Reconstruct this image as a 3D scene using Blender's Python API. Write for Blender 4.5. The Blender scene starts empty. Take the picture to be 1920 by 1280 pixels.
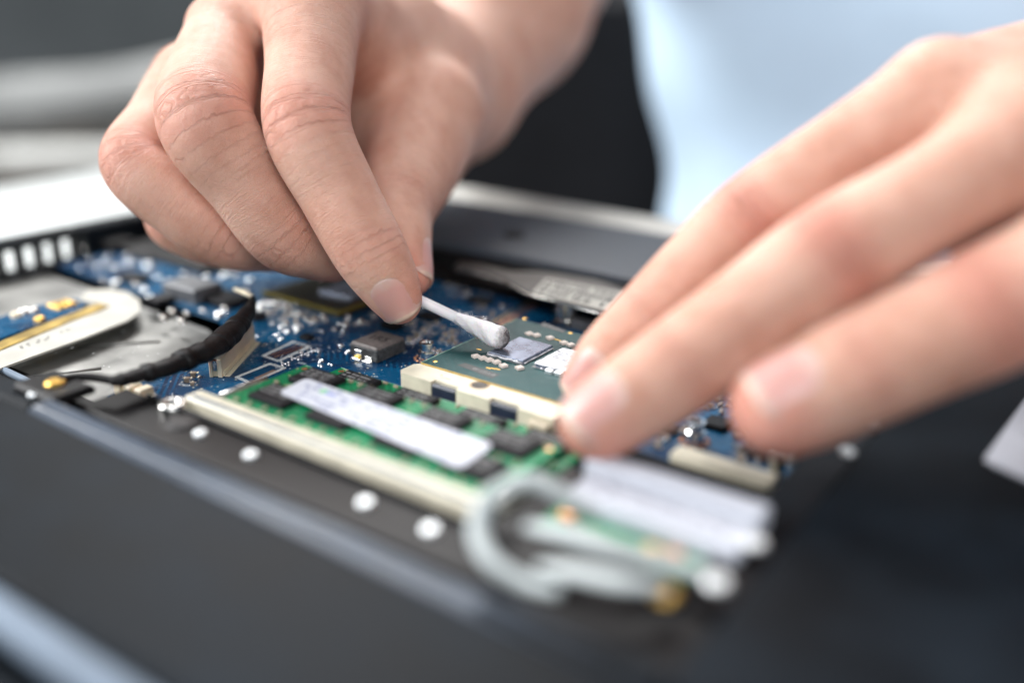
import bpy, bmesh, math, random
import numpy as np
from mathutils import Vector, Matrix

S = 0.001            # the scene is laid out in millimetres, stored in metres
rnd = random.Random(7)
nr = np.random.RandomState(5)
scene = bpy.context.scene
COL = scene.collection

# ------------------------------------------------------------------ camera
RX = np.array([[0.81480662, -0.21142387, 0.53980563],
               [0.57963242, 0.27977053, -0.76534614],
               [0.01079073, 0.93649794, 0.35050701]])      # world <- camera
CAM = np.array([124.673, -172.401, 86.0])
F = 1800.0
cd = bpy.data.cameras.new('camera'); cam = bpy.data.objects.new('camera', cd); COL.objects.link(cam)
M = Matrix([list(RX[i]) + [CAM[i] * S] for i in range(3)] + [[0, 0, 0, 1]])
cam.matrix_world = M
cd.sensor_width = 36; cd.lens = 33.75; cd.clip_start = 0.01; cd.clip_end = 20
cd.dof.use_dof = True; cd.dof.focus_distance = 0.222; cd.dof.aperture_fstop = 3.2
scene.camera = cam

# ------------------------------------------------------------------ world + lamps (indoor window light, with an added front fill)
w = bpy.data.worlds.new('World'); scene.world = w; w.use_nodes = True
bg = w.node_tree.nodes['Background']; bg.inputs[0].default_value = (0.72, 0.84, 1.0, 1); bg.inputs[1].default_value = 0.2
scene.view_settings.view_transform = 'Standard'; scene.view_settings.look = 'None'
scene.view_settings.exposure = 0.0; scene.view_settings.gamma = 1.0

def area(name, loc, target, sx, sy, power, col):
    l = bpy.data.lights.new(name, 'AREA'); l.shape = 'RECTANGLE'; l.size = sx; l.size_y = sy; l.energy = power; l.color = col
    o = bpy.data.objects.new(name, l); COL.objects.link(o); o.location = loc
    o.rotation_euler = (Vector(target) - Vector(loc)).to_track_quat('-Z', 'Y').to_euler()
    return o
area('window_light', (-1.15, 0.95, 1.5), (0, 0, 0.05), 1.1, 0.9, 58, (1.0, 0.985, 0.97))
area('side_window_light', (-1.35, -0.75, 0.95), (0, 0.1, 0.08), 0.9, 0.9, 50, (0.98, 0.99, 1.0))
fl = area('front_fill_light', (1.2, -1.3, 1.35), (0.1, 0.42, 0.12), 1.1, 0.9, 7.0, (0.97, 0.985, 1.0)); fl.data.spread = math.radians(75)  # added front fill, brightens the shirt and swab

# ------------------------------------------------------------------ helpers
def P(px, py, d):                       # a point seen at a picture position, d mm along the optical axis
    return CAM + RX @ (np.array([(px - 960) / F, -(py - 640) / F, -1.0]) * d)
def at(px, py, z):                      # where a sight line meets the plane z
    v = RX @ np.array([(px - 960) / F, -(py - 640) / F, -1.0])
    return CAM + v * ((z - CAM[2]) / v[2])

MATS = {}
def mat(name, col, rough=0.5, metal=0.0, var=0.12, vscale=400., bump=0.0, bscale=1500., coat=0.0, spec=0.5, col2=None, sss=0):
    if name in MATS: return MATS[name]
    m = bpy.data.materials.new(name); m.use_nodes = True; nt = m.node_tree; N = nt.nodes; L = nt.links
    b = N['Principled BSDF']; tc = N.new('ShaderNodeTexCoord')
    n = N.new('ShaderNodeTexNoise'); n.inputs['Scale'].default_value = vscale; n.inputs['Detail'].default_value = 4
    L.new(tc.outputs['Object'], n.inputs['Vector'])
    mx = N.new('ShaderNodeMix'); mx.data_type = 'RGBA'
    c2 = col2 or tuple(min(1, c * (1 + 2 * var)) for c in col)
    c1 = tuple(c * (1 - var) for c in col) if not col2 else col
    mx.inputs['A'].default_value = (*c1, 1); mx.inputs['B'].default_value = (*c2, 1)
    mr = N.new('ShaderNodeMapRange'); mr.inputs[1].default_value = 0.35; mr.inputs[2].default_value = 0.7
    L.new(n.outputs[0], mr.inputs[0]); L.new(mr.outputs[0], mx.inputs['Factor']); L.new(mx.outputs['Result'], b.inputs['Base Color'])
    r2 = N.new('ShaderNodeMapRange'); r2.inputs[3].default_value = max(0.02, rough - 0.08); r2.inputs[4].default_value = min(1, rough + 0.1)
    L.new(n.outputs[0], r2.inputs[0]); L.new(r2.outputs[0], b.inputs['Roughness'])
    b.inputs['Metallic'].default_value = metal; b.inputs['Coat Weight'].default_value = coat
    b.inputs['Specular IOR Level'].default_value = spec
    if sss:
        b.inputs['Subsurface Weight'].default_value = sss; b.inputs['Subsurface Scale'].default_value = 0.001
    if bump:
        n2 = N.new('ShaderNodeTexNoise'); n2.inputs['Scale'].default_value = bscale; n2.inputs['Detail'].default_value = 3
        L.new(tc.outputs['Object'], n2.inputs['Vector'])
        bp = N.new('ShaderNodeBump'); bp.inputs['Strength'].default_value = bump; bp.inputs['Distance'].default_value = 0.0002
        L.new(n2.outputs[0], bp.inputs['Height']); L.new(bp.outputs[0], b.inputs['Normal'])
    MATS[name] = m
    return m

class MB:
    """collects shapes in mm, links them as one mesh object"""
    def __init__(s): s.v = []; s.f = []; s.mi = []; s.sm = []
    def add(s, v, f, mi=0, smooth=False):
        o = len(s.v); s.v += [tuple(map(float, p)) for p in v]
        s.f += [tuple(o + i for i in q) for q in f]; s.mi += [mi] * len(f); s.sm += [smooth] * len(f)
        return s
    def box(s, x0, x1, y0, y1, z0, z1, c=0.0, mi=0, tf=None):
        """chamfered box; c is the chamfer"""
        if c <= 0:
            v = [(x, y, z) for z in (z0, z1) for x, y in ((x0, y0), (x1, y0), (x1, y1), (x0, y1))]
            f = [(3, 2, 1, 0), (4, 5, 6, 7), (0, 1, 5, 4), (1, 2, 6, 5), (2, 3, 7, 6), (3, 0, 4, 7)]
        else:
            def ring(i, z): return [(x0+i, y0+c, z), (x0+c, y0+i, z), (x1-c, y0+i, z), (x1-i, y0+c, z), (x1-i, y1-c, z), (x1-c, y1-i, z), (x0+c, y1-i, z), (x0+i, y1-c, z)]
            v = [(x0+c, y0+c, z0), (x1-c, y0+c, z0), (x1-c, y1-c, z0), (x0+c, y1-c, z0)]
            v = ring(0, z0) + ring(0, z1 - c) + ring(c, z1)
            v[16:] = [(x0+c, y0+c, z1), (x0+c, y0+c, z1), (x1-c, y0+c, z1), (x1-c, y0+c, z1), (x1-c, y1-c, z1), (x1-c, y1-c, z1), (x0+c, y1-c, z1), (x0+c, y1-c, z1)]
            k = .999
            v[16] = (x0+c, y0+c*1.01, z1); v[19] = (x1-c, y0+c*1.01, z1); v[20] = (x1-c, y1-c*1.01, z1); v[23] = (x0+c, y1-c*1.01, z1)
            f = [tuple(range(7, -1, -1)), tuple(range(16, 24))]
            for a in (0, 8):
                for i in range(8): j = (i + 1) % 8; f.append((a+i, a+j, a+8+j, a+8+i))
        if tf is not None: v = [tf(p) for p in v]
        return s.add(v, f, mi)
    def lathe(s, cx, cy, prof, n=24, mi=0, tf=None, smooth=True, cap=True):
        v = []; f = []
        for r, z in prof:
            for i in range(n):
                a = 2 * math.pi * i / n; v.append((cx + r * math.cos(a), cy + r * math.sin(a), z))
        for k in range(len(prof) - 1):
            for i in range(n):
                j = (i + 1) % n; f.append((k*n+i, k*n+j, (k+1)*n+j, (k+1)*n+i))
        if cap: f.append(tuple(range((len(prof)-1)*n, len(prof)*n)))
        if tf is not None: v = [tf(p) for p in v]
        return s.add(v, f, mi, smooth)
    def tube(s, pts, rad, n=12, mi=0, flat=1.0, up=(0, 0, 1), twist=0.0):
        pts = [np.array(p, float) for p in pts]; v = []; f = []
        rad = rad if hasattr(rad, '__len__') else [rad] * len(pts)
        for k, p in enumerate(pts):
            t = pts[min(k+1, len(pts)-1)] - pts[max(k-1, 0)]; t /= np.linalg.norm(t) + 1e-9
            sd = np.cross(t, up); sd /= np.linalg.norm(sd) + 1e-9; u = np.cross(sd, t)
            for i in range(n):
                a = 2 * math.pi * i / n + twist * k
                v.append(p + sd * math.cos(a) * rad[k] + u * math.sin(a) * rad[k] * flat)
        for k in range(len(pts) - 1):
            for i in range(n):
                j = (i + 1) % n; f.append((k*n+i, k*n+j, (k+1)*n+j, (k+1)*n+i))
        f.append(tuple(range(n-1, -1, -1))); f.append(tuple(range((len(pts)-1)*n, len(pts)*n)))
        return s.add(v, f, mi, True)
    def prism(s, poly, z0, z1, mi=0):
        n = len(poly); v = [(x, y, z0) for x, y in poly] + [(x, y, z1) for x, y in poly]
        f = [tuple(range(n-1, -1, -1)), tuple(range(n, 2*n))] + [(i, (i+1) % n, n+(i+1) % n, n+i) for i in range(n)]
        return s.add(v, f, mi)
    def build(s, name, mats, parent=None, fixn=True, **props):
        me = bpy.data.meshes.new(name)
        me.from_pydata([(x*S, y*S, z*S) for x, y, z in s.v], [], s.f)
        for m in (mats if isinstance(mats, (list, tuple)) else [mats]): me.materials.append(m)
        me.polygons.foreach_set('material_index', s.mi); me.polygons.foreach_set('use_smooth', s.sm)
        if fixn:
            bm = bmesh.new(); bm.from_mesh(me); bmesh.ops.recalc_face_normals(bm, faces=bm.faces); bm.to_mesh(me); bm.free()
        me.update()
        o = bpy.data.objects.new(name, me); COL.objects.link(o)
        if parent is not None: o.parent = parent
        for k, v in props.items(): o[k] = v
        return o
def spline(pts, n):                      # Catmull-Rom through pts
    pts = [np.array(p, float) for p in pts]; q = [2*pts[0]-pts[1]] + pts + [2*pts[-1]-pts[-2]]; out = []
    for i in range(1, len(q) - 2):
        for k in range(n):
            t = k / n; a, b, c, d = q[i-1], q[i], q[i+1], q[i+2]
            out.append(0.5*((2*b) + (c-a)*t + (2*a-5*b+4*c-d)*t*t + (3*b-a-3*c+d)*t**3))
    out.append(pts[-1]); return out
def empty(name, label, cat, group=None):
    o = bpy.data.objects.new(name, None); COL.objects.link(o); o['label'] = label; o['category'] = cat; o.empty_display_size = 0.01
    if group: o['group'] = group
    return o
def inst(src, parent, loc=(0, 0, 0), rz=0, sc=None):
    o = src.copy(); COL.objects.link(o); o.parent = parent; o.location = [c * S for c in loc]; o.rotation_euler = (0, 0, rz)
    if sc: o.scale = sc
    return o
def text(name, body, size, loc, rz, m, parent, z, ext=0.02, sx=1.0):
    cu = bpy.data.curves.new(name, 'FONT'); cu.body = body; cu.size = size * S; cu.align_x = 'CENTER'; cu.align_y = 'CENTER'
    cu.extrude = ext * S; cu.materials.append(m); cu.resolution_u = 3
    o = bpy.data.objects.new(name, cu); COL.objects.link(o); o.parent = parent
    me = bpy.data.meshes.new_from_object(o.evaluated_get(bpy.context.evaluated_depsgraph_get())); bpy.data.objects.remove(o)
    me.materials.clear(); me.materials.append(m); o = bpy.data.objects.new(name, me); COL.objects.link(o); o.parent = parent
    o.location = (loc[0]*S, loc[1]*S, z*S); o.rotation_euler = (0, 0, rz); o.scale = (sx, 1, 1)
    return o

# ------------------------------------------------------------------ materials
m_case = mat('case_dark_plastic', (0.0048, 0.0072, 0.0102), 0.5, spec=0.07, bump=0.25, bscale=3500, vscale=45, var=0.45)
m_case_in = mat('case_inner_plastic', (0.005, 0.0045, 0.005), 0.4, spec=0.12, vscale=120, var=0.3)
m_ridge = mat('ridge_highlight', (0.045, 0.06, 0.085), 0.4, vscale=200)  # paler than the case: the edge highlight is put into this colour
m_trim2 = mat('silver_trim_lit', (0.62, 0.62, 0.58), 0.5, vscale=90, var=0.06)  # same silver as the front trim, painted paler for the light it catches
m_trim = mat('silver_trim_dimmed', (0.17, 0.215, 0.275), 0.5, spec=0.2, vscale=90, var=0.06)  # same silver painted darker, to hold down the front edge's reflection
m_deck = mat('rear_deck_plastic', (0.035, 0.045, 0.06), 0.5, vscale=300, bump=0.3, bscale=4000)
m_steel = mat('steel', (0.62, 0.61, 0.58), 0.24, metal=1.0, vscale=900)
m_chrome = mat('bright_solder', (0.85, 0.85, 0.83), 0.16, metal=1.0, vscale=1500)
m_screw = mat('screw_nickel', (0.83, 0.86, 0.87), 0.42, metal=0.75, vscale=500, var=0.05)
m_gold = mat('gold_contact', (0.75, 0.47, 0.12), 0.3, metal=1.0, vscale=900)
m_copper = mat('copper_pad', (0.65, 0.30, 0.14), 0.35, metal=0.9, vscale=900)
m_beige = mat('beige_nylon', (0.80, 0.70, 0.52), 0.45, vscale=160, var=0.07, bump=0.15, bscale=900, sss=0.15)
m_cream = mat('cream_socket', (0.64, 0.59, 0.46), 0.42, vscale=220, var=0.08)
m_chip = mat('chip_black', (0.011, 0.011, 0.013), 0.5, spec=0.12, vscale=1200, var=0.25, bump=0.4, bscale=6000)
m_chipg = mat('chip_grey', (0.10, 0.105, 0.115), 0.4, vscale=500)
m_induct = mat('inductor_ferrite', (0.13, 0.112, 0.105), 0.42, vscale=900, var=0.2, bump=0.5, bscale=5000)
m_indside = mat('inductor_side', (0.04, 0.042, 0.044), 0.36, vscale=1600, var=0.5, bump=0.8, bscale=4000)
m_mark = mat('grey_marking', (0.22, 0.22, 0.22), 0.6, vscale=3000, var=0.3)
m_markd = mat('dark_marking', (0.015, 0.012, 0.012), 0.6, vscale=3000)
m_white = mat('white_print', (0.72, 0.74, 0.72), 0.6, vscale=2000)
m_die = mat('silicon_die', (0.27, 0.31, 0.40), 0.28, metal=0.6, vscale=260, var=0.08, coat=0.2)
m_paste = mat('thermal_paste', (0.52, 0.53, 0.56), 0.36, vscale=700, var=0.25, bump=1.0, bscale=1400, metal=0.2)
m_underfill = mat('die_underfill', (0.20, 0.22, 0.22), 0.18, vscale=600, var=0.2, coat=0.6)
m_capb = mat('capacitor_body', (0.30, 0.23, 0.17), 0.45, vscale=1500)
m_capdark = mat('resistor_body', (0.03, 0.03, 0.035), 0.4, vscale=1500)
m_tape = mat('black_tape', (0.006, 0.0055, 0.006), 0.5, spec=0.2, vscale=300, var=0.5, bump=0.6, bscale=1200)
m_foil = mat('dusty_aluminium', (0.20, 0.20, 0.19), 0.42, metal=0.7, vscale=70, var=0.3, bump=0.5, bscale=300)
m_ffc = mat('white_film', (0.44, 0.43, 0.38), 0.4, vscale=150, var=0.06)
m_amber = mat('amber_film', (0.32, 0.21, 0.03), 0.35, vscale=200, var=0.3)
m_grey = mat('grey_sleeve', (0.46, 0.50, 0.50), 0.45, vscale=120, var=0.1)
m_label = mat('white_label', (0.52, 0.54, 0.60), 0.5, vscale=300, var=0.03)
m_plate = mat('heat_plate_metal', (0.08, 0.075, 0.07), 0.42, metal=0.7, vscale=200)
m_cotton = mat('cotton', (0.86, 0.86, 0.90), 0.95, vscale=1800, var=0.03, bump=1.0, bscale=2600, spec=0.1, sss=0.3)
m_shaft = mat('swab_stick', (0.90, 0.90, 0.93), 0.35, vscale=300, var=0.02, sss=0.2)
m_desk = mat('white_desk', (0.58, 0.61, 0.60), 0.45, vscale=8, var=0.03)

def board_mat(name, c_base, c_trace, c_via, scale, rough=0.22):
    m = bpy.data.materials.new(name); m.use_nodes = True; nt = m.node_tree; N = nt.nodes; L = nt.links; b = N['Principled BSDF']
    tc = N.new('ShaderNodeTexCoord'); mp = N.new('ShaderNodeMapping'); mp.inputs['Scale'].default_value = (scale,)*3
    L.new(tc.outputs['Object'], mp.inputs[0])
    def noise(s, d=3):
        n = N.new('ShaderNodeTexNoise'); n.inputs['Scale'].default_value = s; n.inputs['Detail'].default_value = d; L.new(mp.outputs[0], n.inputs['Vector']); return n.outputs[0]
    def rng(x, a, b_, lo=0., hi=1.):
        r = N.new('ShaderNodeMapRange'); r.inputs[1].default_value = a; r.inputs[2].default_value = b_; r.inputs[3].default_value = lo; r.inputs[4].default_value = hi; L.new(x, r.inputs[0]); return r.outputs[0]
    def mth(op, a, b_):
        r = N.new('ShaderNodeMath'); r.operation = op
        for i, q in enumerate((a, b_)):
            if isinstance(q, (int, float)): r.inputs[i].default_value = q
            else: L.new(q, r.inputs[i])
        return r.outputs[0]
    # copper runs: parallel stripes switched on by patches
    wv = N.new('ShaderNodeTexWave'); wv.inputs['Scale'].default_value = 0.42; wv.bands_direction = 'Y'; wv.inputs['Distortion'].default_value = 0.0; L.new(mp.outputs[0], wv.inputs['Vector'])
    wv2 = N.new('ShaderNodeTexWave'); wv2.inputs['Scale'].default_value = 0.3; wv2.bands_direction = 'DIAGONAL'; wv2.inputs['Distortion'].default_value = 0; L.new(mp.outputs[0], wv2.inputs['Vector'])
    p1 = rng(noise(0.06, 1), 0.5, 0.53); p2 = rng(noise(0.085, 0), 0.45, 0.42)
    tr = mth('ADD', mth('MULTIPLY', rng(wv.outputs[0], 0.5, 0.7), p1), mth('MULTIPLY', rng(wv2.outputs[0], 0.55, 0.75), mth('MULTIPLY', p2, mth('SUBTRACT', 1, p1))))
    pour = rng(noise(0.035, 2), 0.47, 0.49)
    vo = N.new('ShaderNodeTexVoronoi'); vo.inputs['Scale'].default_value = 0.55; L.new(mp.outputs[0], vo.inputs['Vector'])
    via = mth('MULTIPLY', rng(vo.outputs['Distance'], 0.17, 0.12), rng(noise(0.13, 1), 0.5, 0.56))
    def mix(f, a, c):
        x = N.new('ShaderNodeMix'); x.data_type = 'RGBA'; L.new(f, x.inputs['Factor'])
        for k, q in (('A', a), ('B', c)):
            if isinstance(q, tuple): x.inputs[k].default_value = (*q, 1)
            else: L.new(q, x.inputs[k])
        return x.outputs['Result']
    c = mix(mth('MULTIPLY', pour, 0.5), c_base, c_trace); c = mix(mth('MULTIPLY', tr, 0.6), c, c_trace); c = mix(via, c, c_via)
    dust = rng(noise(3.2, 2), 0.68, 0.74, 0, 0.5); c = mix(dust, c, (0.35, 0.38, 0.4))
    L.new(c, b.inputs['Base Color']); L.new(rng(noise(0.2), 0.3, 0.7, rough - .05, rough + .14), b.inputs['Roughness'])
    b.inputs['Coat Weight'].default_value = 0.08; b.inputs['Coat Roughness'].default_value = 0.1; b.inputs['Specular IOR Level'].default_value = 0.22
    bp = N.new('ShaderNodeBump'); bp.inputs['Strength'].default_value = 0.35; bp.inputs['Distance'].default_value = 0.00006
    L.new(mth('ADD', tr, pour), bp.inputs['Height']); L.new(bp.outputs[0], b.inputs['Normal'])
    return m
m_blue = board_mat('blue_circuit_board', (0.001, 0.028, 0.08), (0.0015, 0.10, 0.22), (0.55, 0.52, 0.42), 1000)
m_green = board_mat('green_circuit_board', (0.004, 0.14, 0.055), (0.008, 0.25, 0.10), (0.5, 0.45, 0.25), 1000)
m_teal = board_mat('teal_processor_board', (0.001, 0.040, 0.044), (0.0015, 0.065, 0.066), (0.006, 0.10, 0.095), 900, 0.35)
m_olive = mat('olive_substrate', (0.016, 0.014, 0.006), 0.35, vscale=300)
m_oliveedge = mat('olive_edge', (0.20, 0.16, 0.02), 0.4, vscale=300)
m_gedge = mat('gold_board_edge', (0.42, 0.27, 0.05), 0.35, vscale=600)
m_greenedge = mat('green_board_edge', (0.30, 0.52, 0.38), 0.3, vscale=600)
# ------------------------------------------------------------------ the room, far and soft
m_wall = mat('grey_wall', (0.36, 0.38, 0.38), 0.8, vscale=2, var=0.1)
m_sofa = mat('grey_upholstery', (0.27, 0.275, 0.27), 0.9, vscale=9, var=0.1, bump=0.3, bscale=300)
m_sofad = mat('dark_base', (0.07, 0.06, 0.05), 0.8, vscale=20)
m_sill = mat('pale_cushion', (0.6, 0.6, 0.57), 0.8, vscale=20)
m_floor = mat('grey_floor', (0.16, 0.155, 0.15), 0.6, vscale=6)
m_black = mat('black_leather', (0.0065, 0.0065, 0.008), 0.6, vscale=40, bump=0.3, bscale=500, spec=0.25)
o = MB().box(-4000, 4000, 2600, 2640, -780, 2200).build('wall', m_wall); o['kind'] = 'structure'
o = MB().box(-4000, 4000, -2500, 2600, -800, -780).build('floor', m_floor); o['kind'] = 'structure'
o = MB().box(-3040, -3000, -2500, 2600, -780, 2200).build('wall_left', m_wall); o['kind'] = 'structure'

sofa = empty('sofa', 'pale grey upholstered sofa, out of focus beyond the white desk', 'sofa')
def far(px, py, d): return P(px, py, d)
# sofa faces the camera: seat roll, back rest, dark plinth
q0 = P(-260, 330, 1250); q1 = P(760, 300, 1350)
ax = (q1 - q0); Lx = np.linalg.norm(ax[:2]); ang = math.atan2(ax[1], ax[0])
def sf(p): c, s_ = math.cos(ang), math.sin(ang); return (q0[0] + c*p[0] - s_*p[1], q0[1] + s_*p[0] + c*p[1], q0[2] + p[2])
MB().box(0, Lx, 0, 500, -500, -16, 5, tf=sf).build('base', m_sofad, sofa)
MB().tube([sf((x, 50 + 10*math.sin(x*.01), 4 + 6*math.sin(x*.006))) for x in np.linspace(0, Lx, 12)], 18, 16).build('cushion', m_sill, sofa)
MB().tube([sf((x, 330, 32 + 95*(x/Lx))) for x in np.linspace(0, Lx, 14)], [48 + 5*math.sin(k) for k in range(14)], 16).build('backrest', m_sofa, sofa)

# desk
desk = empty('desk', 'white desk under the dark laptop, bright and blurred at the left', 'desk')
MB().box(-402, 520, -460, 156, -48, -22, 3).build('desk_top', m_desk, desk)
for x, y in ((-380, -440), (490, -440), (-380, 130), (490, 130)):
    MB().box(x-20, x+20, y-20, y+20, -780, -48.2, 3).build('leg', m_desk, desk)

# black chair behind the person
chair = empty('chair', 'black chair standing behind the desk, between the forearm and the pale blue shirt', 'chair')
c0 = P(1075, 200, 760)
hd = math.atan2(0.574, 0.819) - math.radians(8)
def cf(p): c, s_ = math.cos(hd), math.sin(hd); return (c0[0] + c*p[0] - s_*p[1], c0[1] + s_*p[0] + c*p[1], c0[2] + p[2])
MB().box(-190, 230, -25, 30, -330, 92, 16, tf=cf).build('backrest', m_black, chair)
MB().box(-190, 230, -330, -30, -400, -335, 16, tf=cf).build('seat', m_black, chair)
for x, y in ((-170, -310), (210, -310), (-170, 10), (210, 10)):
    MB().tube([cf((x, y, -401 if y < 0 else -331)), cf((x*1.05, y*1.05, -800 - c0[2] + 22))], 14, 10).build('leg', m_black, chair)

# ------------------------------------------------------------------ laptop
lap = empty('laptop', 'dark opened laptop case with silver edges and a blue circuit board, under both hands', 'laptop')
MB().box(-174, 208, -121, 137, -21.5, -18).build('base_pan', m_case_in, lap)
# front deck, lying in front of the bay, with a rounded silver edge and a lower lip
m = MB(); m.box(-176, 208, -121, -88, -17.9, 8, 1.2); m.build('front_deck', m_case, lap)
MB().tube([(-176, -123.6, 5.2), (208, -123.6, 5.2)], 2.7, 20, flat=0.85).build('front_trim', m_trim, lap)
MB().box(-176, 208, -150, -125.5, -17, 2.0, 1.5).build('front_lip', m_case, lap)
rd = MB(); rd.box(-50, 60, -87.9, -83.4, -17.9, 8.2, 1.0); rd.tube([(-47, -85.4, 8.2), (30, -85.4, 8.2), (58, -85.4, 8.1), (84, -85.4, 8.0)], [1.3, 1.3, .7, .1], 14, flat=0.8); rd.tube([(-47, -88.4, 8.0), (30, -88.4, 8.0), (58, -88.4, 7.9), (80, -88.4, 7.9)], [.9, .9, .5, .1], 12, flat=0.8)
rd.build('ridge', m_ridge, lap)
MB().box(-176, -50.1, -87.9, -81, -17.9, 7.6, 1.2).build('front_deck', m_case, lap)
MB().box(60.05, 86, -87.9, -83.4, -17.9, 8.2, 0.2).build('front_deck', m_case, lap)
MB().box(-50, 86, -83.3, -66.5, -17.9, 4.4, 0.5).build('screw_ledge', m_case_in, lap)
MB().box(-50, 60, -80.2, -78.8, 4.5, 6.4, 0.3).build('ledge_rib', m_case_in, lap)
MB().box(-42, 52, -67.6, -66.9, 4.5, 5.6, 0.3).build('ledge_rib', m_case_in, lap)
MB().box(86.2, 208, -87.9, 57.8, -17.9, 8, 1.2).build('right_deck', m_case, lap)
rdk = MB(); rdk.box(-174, 208, 58, 112, -17.9, 8, 1.0).build('rear_deck', m_deck, lap)
MB().tube([(-176, 124, 3.6), (208, 124, 3.6)], 13, 24, flat=0.42).build('rear_trim', m_trim2, lap)
MB().box(-100, 77, 44, 54.1, .02, 2.6, .6).build('dark_plate', m_case_in, lap)  # dark plate added over the board for the rear cavity's shade
MB().box(-164, -118, 6, 54.1, .02, 1.9, .6).build('dark_plate', m_case_in, lap)  # same kind of added dark plate, over the left rear
MB().box(-160, 86, 54.2, 57.9, 2.2, 6.4, 0.8).build('rear_lip', m_case_in, lap)
h = at(965, 440, 8.3); MB().lathe(h[0], h[1], [(3.6, 8.05), (3.4, 8.7), (2.0, 8.9)], 20).build('deck_hole_disc', m_case_in, lap)  # raised dark disc standing in for a dark hole in the deck
# left wall with a vent of upright openings
lw = MB(); lw.box(-180, -171, -121, -56, -17.9, 8, 0.8); lw.box(-180, -171, 0, 112, -17.9, 8, 0.8); lw.box(-180, -171, -56, 0, -17.9, -3.0); lw.box(-180, -171, -56, 0, 5.6, 8, 0.8)
lw.build('side_wall', m_case, lap)
for k in range(9): MB().box(-175.6, -171.2, -54.6 + k*6.3, -52.9 + k*6.3, -2.99, 5.59).build('vent_bar', m_case_in, lap)
MB().box(-171, -163, -6, 56, -17.9, -1.5, 0.8).build('inner_ledge', m_case_in, lap)
MB().box(-170, -60, -81, -66.3, -17.9, -2, 0.8).build('inner_ledge', m_case_in, lap)
for px, py, z, r in ((217, 432, 3, 1.3), (75, 466, 2.5, 1.1), (190, 487, -1, 1.0), (188, 500, -1, .8)):
    q = at(px, py, z); MB().lathe(q[0], q[1], [(r*1.4, z-1.2), (r*1.4, z-.4), (r, z), (r*.4, z+.35)], 16).build('screw', m_chrome if r > 1.05 else m_steel, lap)
for (x, y, a, b, hgt) in ((-166, 8, 4, 9, 3.0), (-160, 24, 8, 5, 2.5), (-164, 38, 5, 6, 4), (-150, 6, 6, 3, 1.4), (-142, 18, 9, 7, 2.0), (-131, 30, 7, 12, 2.4), (-120, 12, 5, 5, 1.6)):
    MB().box(x-a, x+a, y-b*.5, y+b*.5, 0.02, hgt, 0.4).build('plastic_block', m_case_in, lap)
# screws on the ledges
def screw(x, y, z, r, m_=None, hh=0.8, par=None):
    s_ = MB().lathe(x, y, [(r, z), (r, z+hh*.6), (r*.8, z+hh), (r*.45, z+hh), (r*.35, z+hh*.4), (0.01, z+hh*.4)], 28, smooth=False).build('screw', m_ or m_screw, par or lap); return s_
for px, py, z, r in ((375, 808, 4.4, 1.25), (470, 848, 4.4, 1.3), (685, 937, 4.4, 1.35), (807, 987, 4.4, 1.4), (1345, 1085, 8, 1.9), (1418, 1012, 8, 1.7), (1590, 842, 8, 1.45), (1638, 793, 8, 1.3), (62, 736, 8, 1.1)):
    q = at(px, py, z + .8); screw(q[0], q[1], z, r)
q = at(1247, 1108, 8.9); screw(q[0], q[1], 8.02, 1.8, m_gold, 0.9)
# cable bracket with its brass screw at the left
q = at(92, 722, 8.6); MB().box(q[0]-6, q[0]+9, q[1]-4.5, q[1]+5, 7.7, 9.3, .8).build('bracket', m_case_in, lap)
q = at(103, 714, 10); screw(q[0], q[1], 9.3, 2.0, m_gold, 0.8)
# metal post near the memory slot
q = at(326, 770, 4); MB().lathe(q[0], q[1], [(3.0, -2), (3.0, 5.4), (2.7, 6.0), (1.2, 6.1), (1.1, 4), (.01, 4)], 28).build('post', m_steel, lap)
q = at(345, 792, 4.6); MB().lathe(q[0], q[1], [(3.6, 4.42), (3.3, 4.9), (0.01, 4.9)], 24).build('post_hole_disc', m_markd, lap)  # black disc standing in for the dark hole below the post
# aluminium tray
MB().prism([(-170, -66), (-60.5, -66), (-60.5, -30), (-84, -20), (-170, -17)], -4.5, -3.2).build('metal_tray', m_foil, lap)
for t0, t1 in (((60, 705), (190, 690)), ((130, 650), (300, 640))):
    a, b_ = at(*t0, -3), at(*t1, -3); MB().tube([a, b_], 0.5, 8, flat=.5).build('tray_rib', m_foil, lap)
MB().tube([at(-40, 672, 0), at(45, 712, 0), at(90, 735, 0)], 0.9, 10).build('tray_edge', m_trim, lap)

# ------------------------------------------------------------------ circuit board (part of the laptop) and what is soldered on it
brd = MB(); poly = [(-164, -15), (-82, -17.5), (-63, -27), (-59, -66), (85.5, -66), (85.5, 54), (-164, 54)]
brd.prism(poly, -1.3, 0); pcb = brd.build('circuit_board', m_blue, lap)
def on(px, py, z=0): q = at(px, py, z); return float(q[0]), float(q[1])

def chipbox(x, y, a, b_, z0, z1, m_, name='chip', c=0.25, par=None):
    return MB().box(x-a/2, x+a/2, y-b_/2, y+b_/2, z0, z1, c).build(name, m_, par or pcb)
x, y = on(360, 530, 4); chipbox(x, y, 15, 10, 0.02, 4.2, m_chipg, 'connector_shell', .5)
x, y = on(422, 553, 2); chipbox(x, y, 12, 9, 0.02, 1.6, m_chip)
x, y = on(965, 478, 2); chipbox(x-12, y-4, 16, 10, 0.02, 1.8, m_olive)
# graphics package
gp = MB().box(-86, -55.5, 1.6, 34, 0.02, 1.9, 0.1).build('graphics_package', m_olive, pcb)
g = MB(); g.box(-86.2, -55.3, 1.2, 1.9, 1.3, 2.1); g.box(-55.8, -55.1, 1.9, 34, 1.3, 2.1); g.build('package_edge', m_oliveedge, pcb)
MB().box(-72, -59, 10, 22, 1.92, 2.9, .2).build('silicon_die', m_die, pcb)
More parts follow.
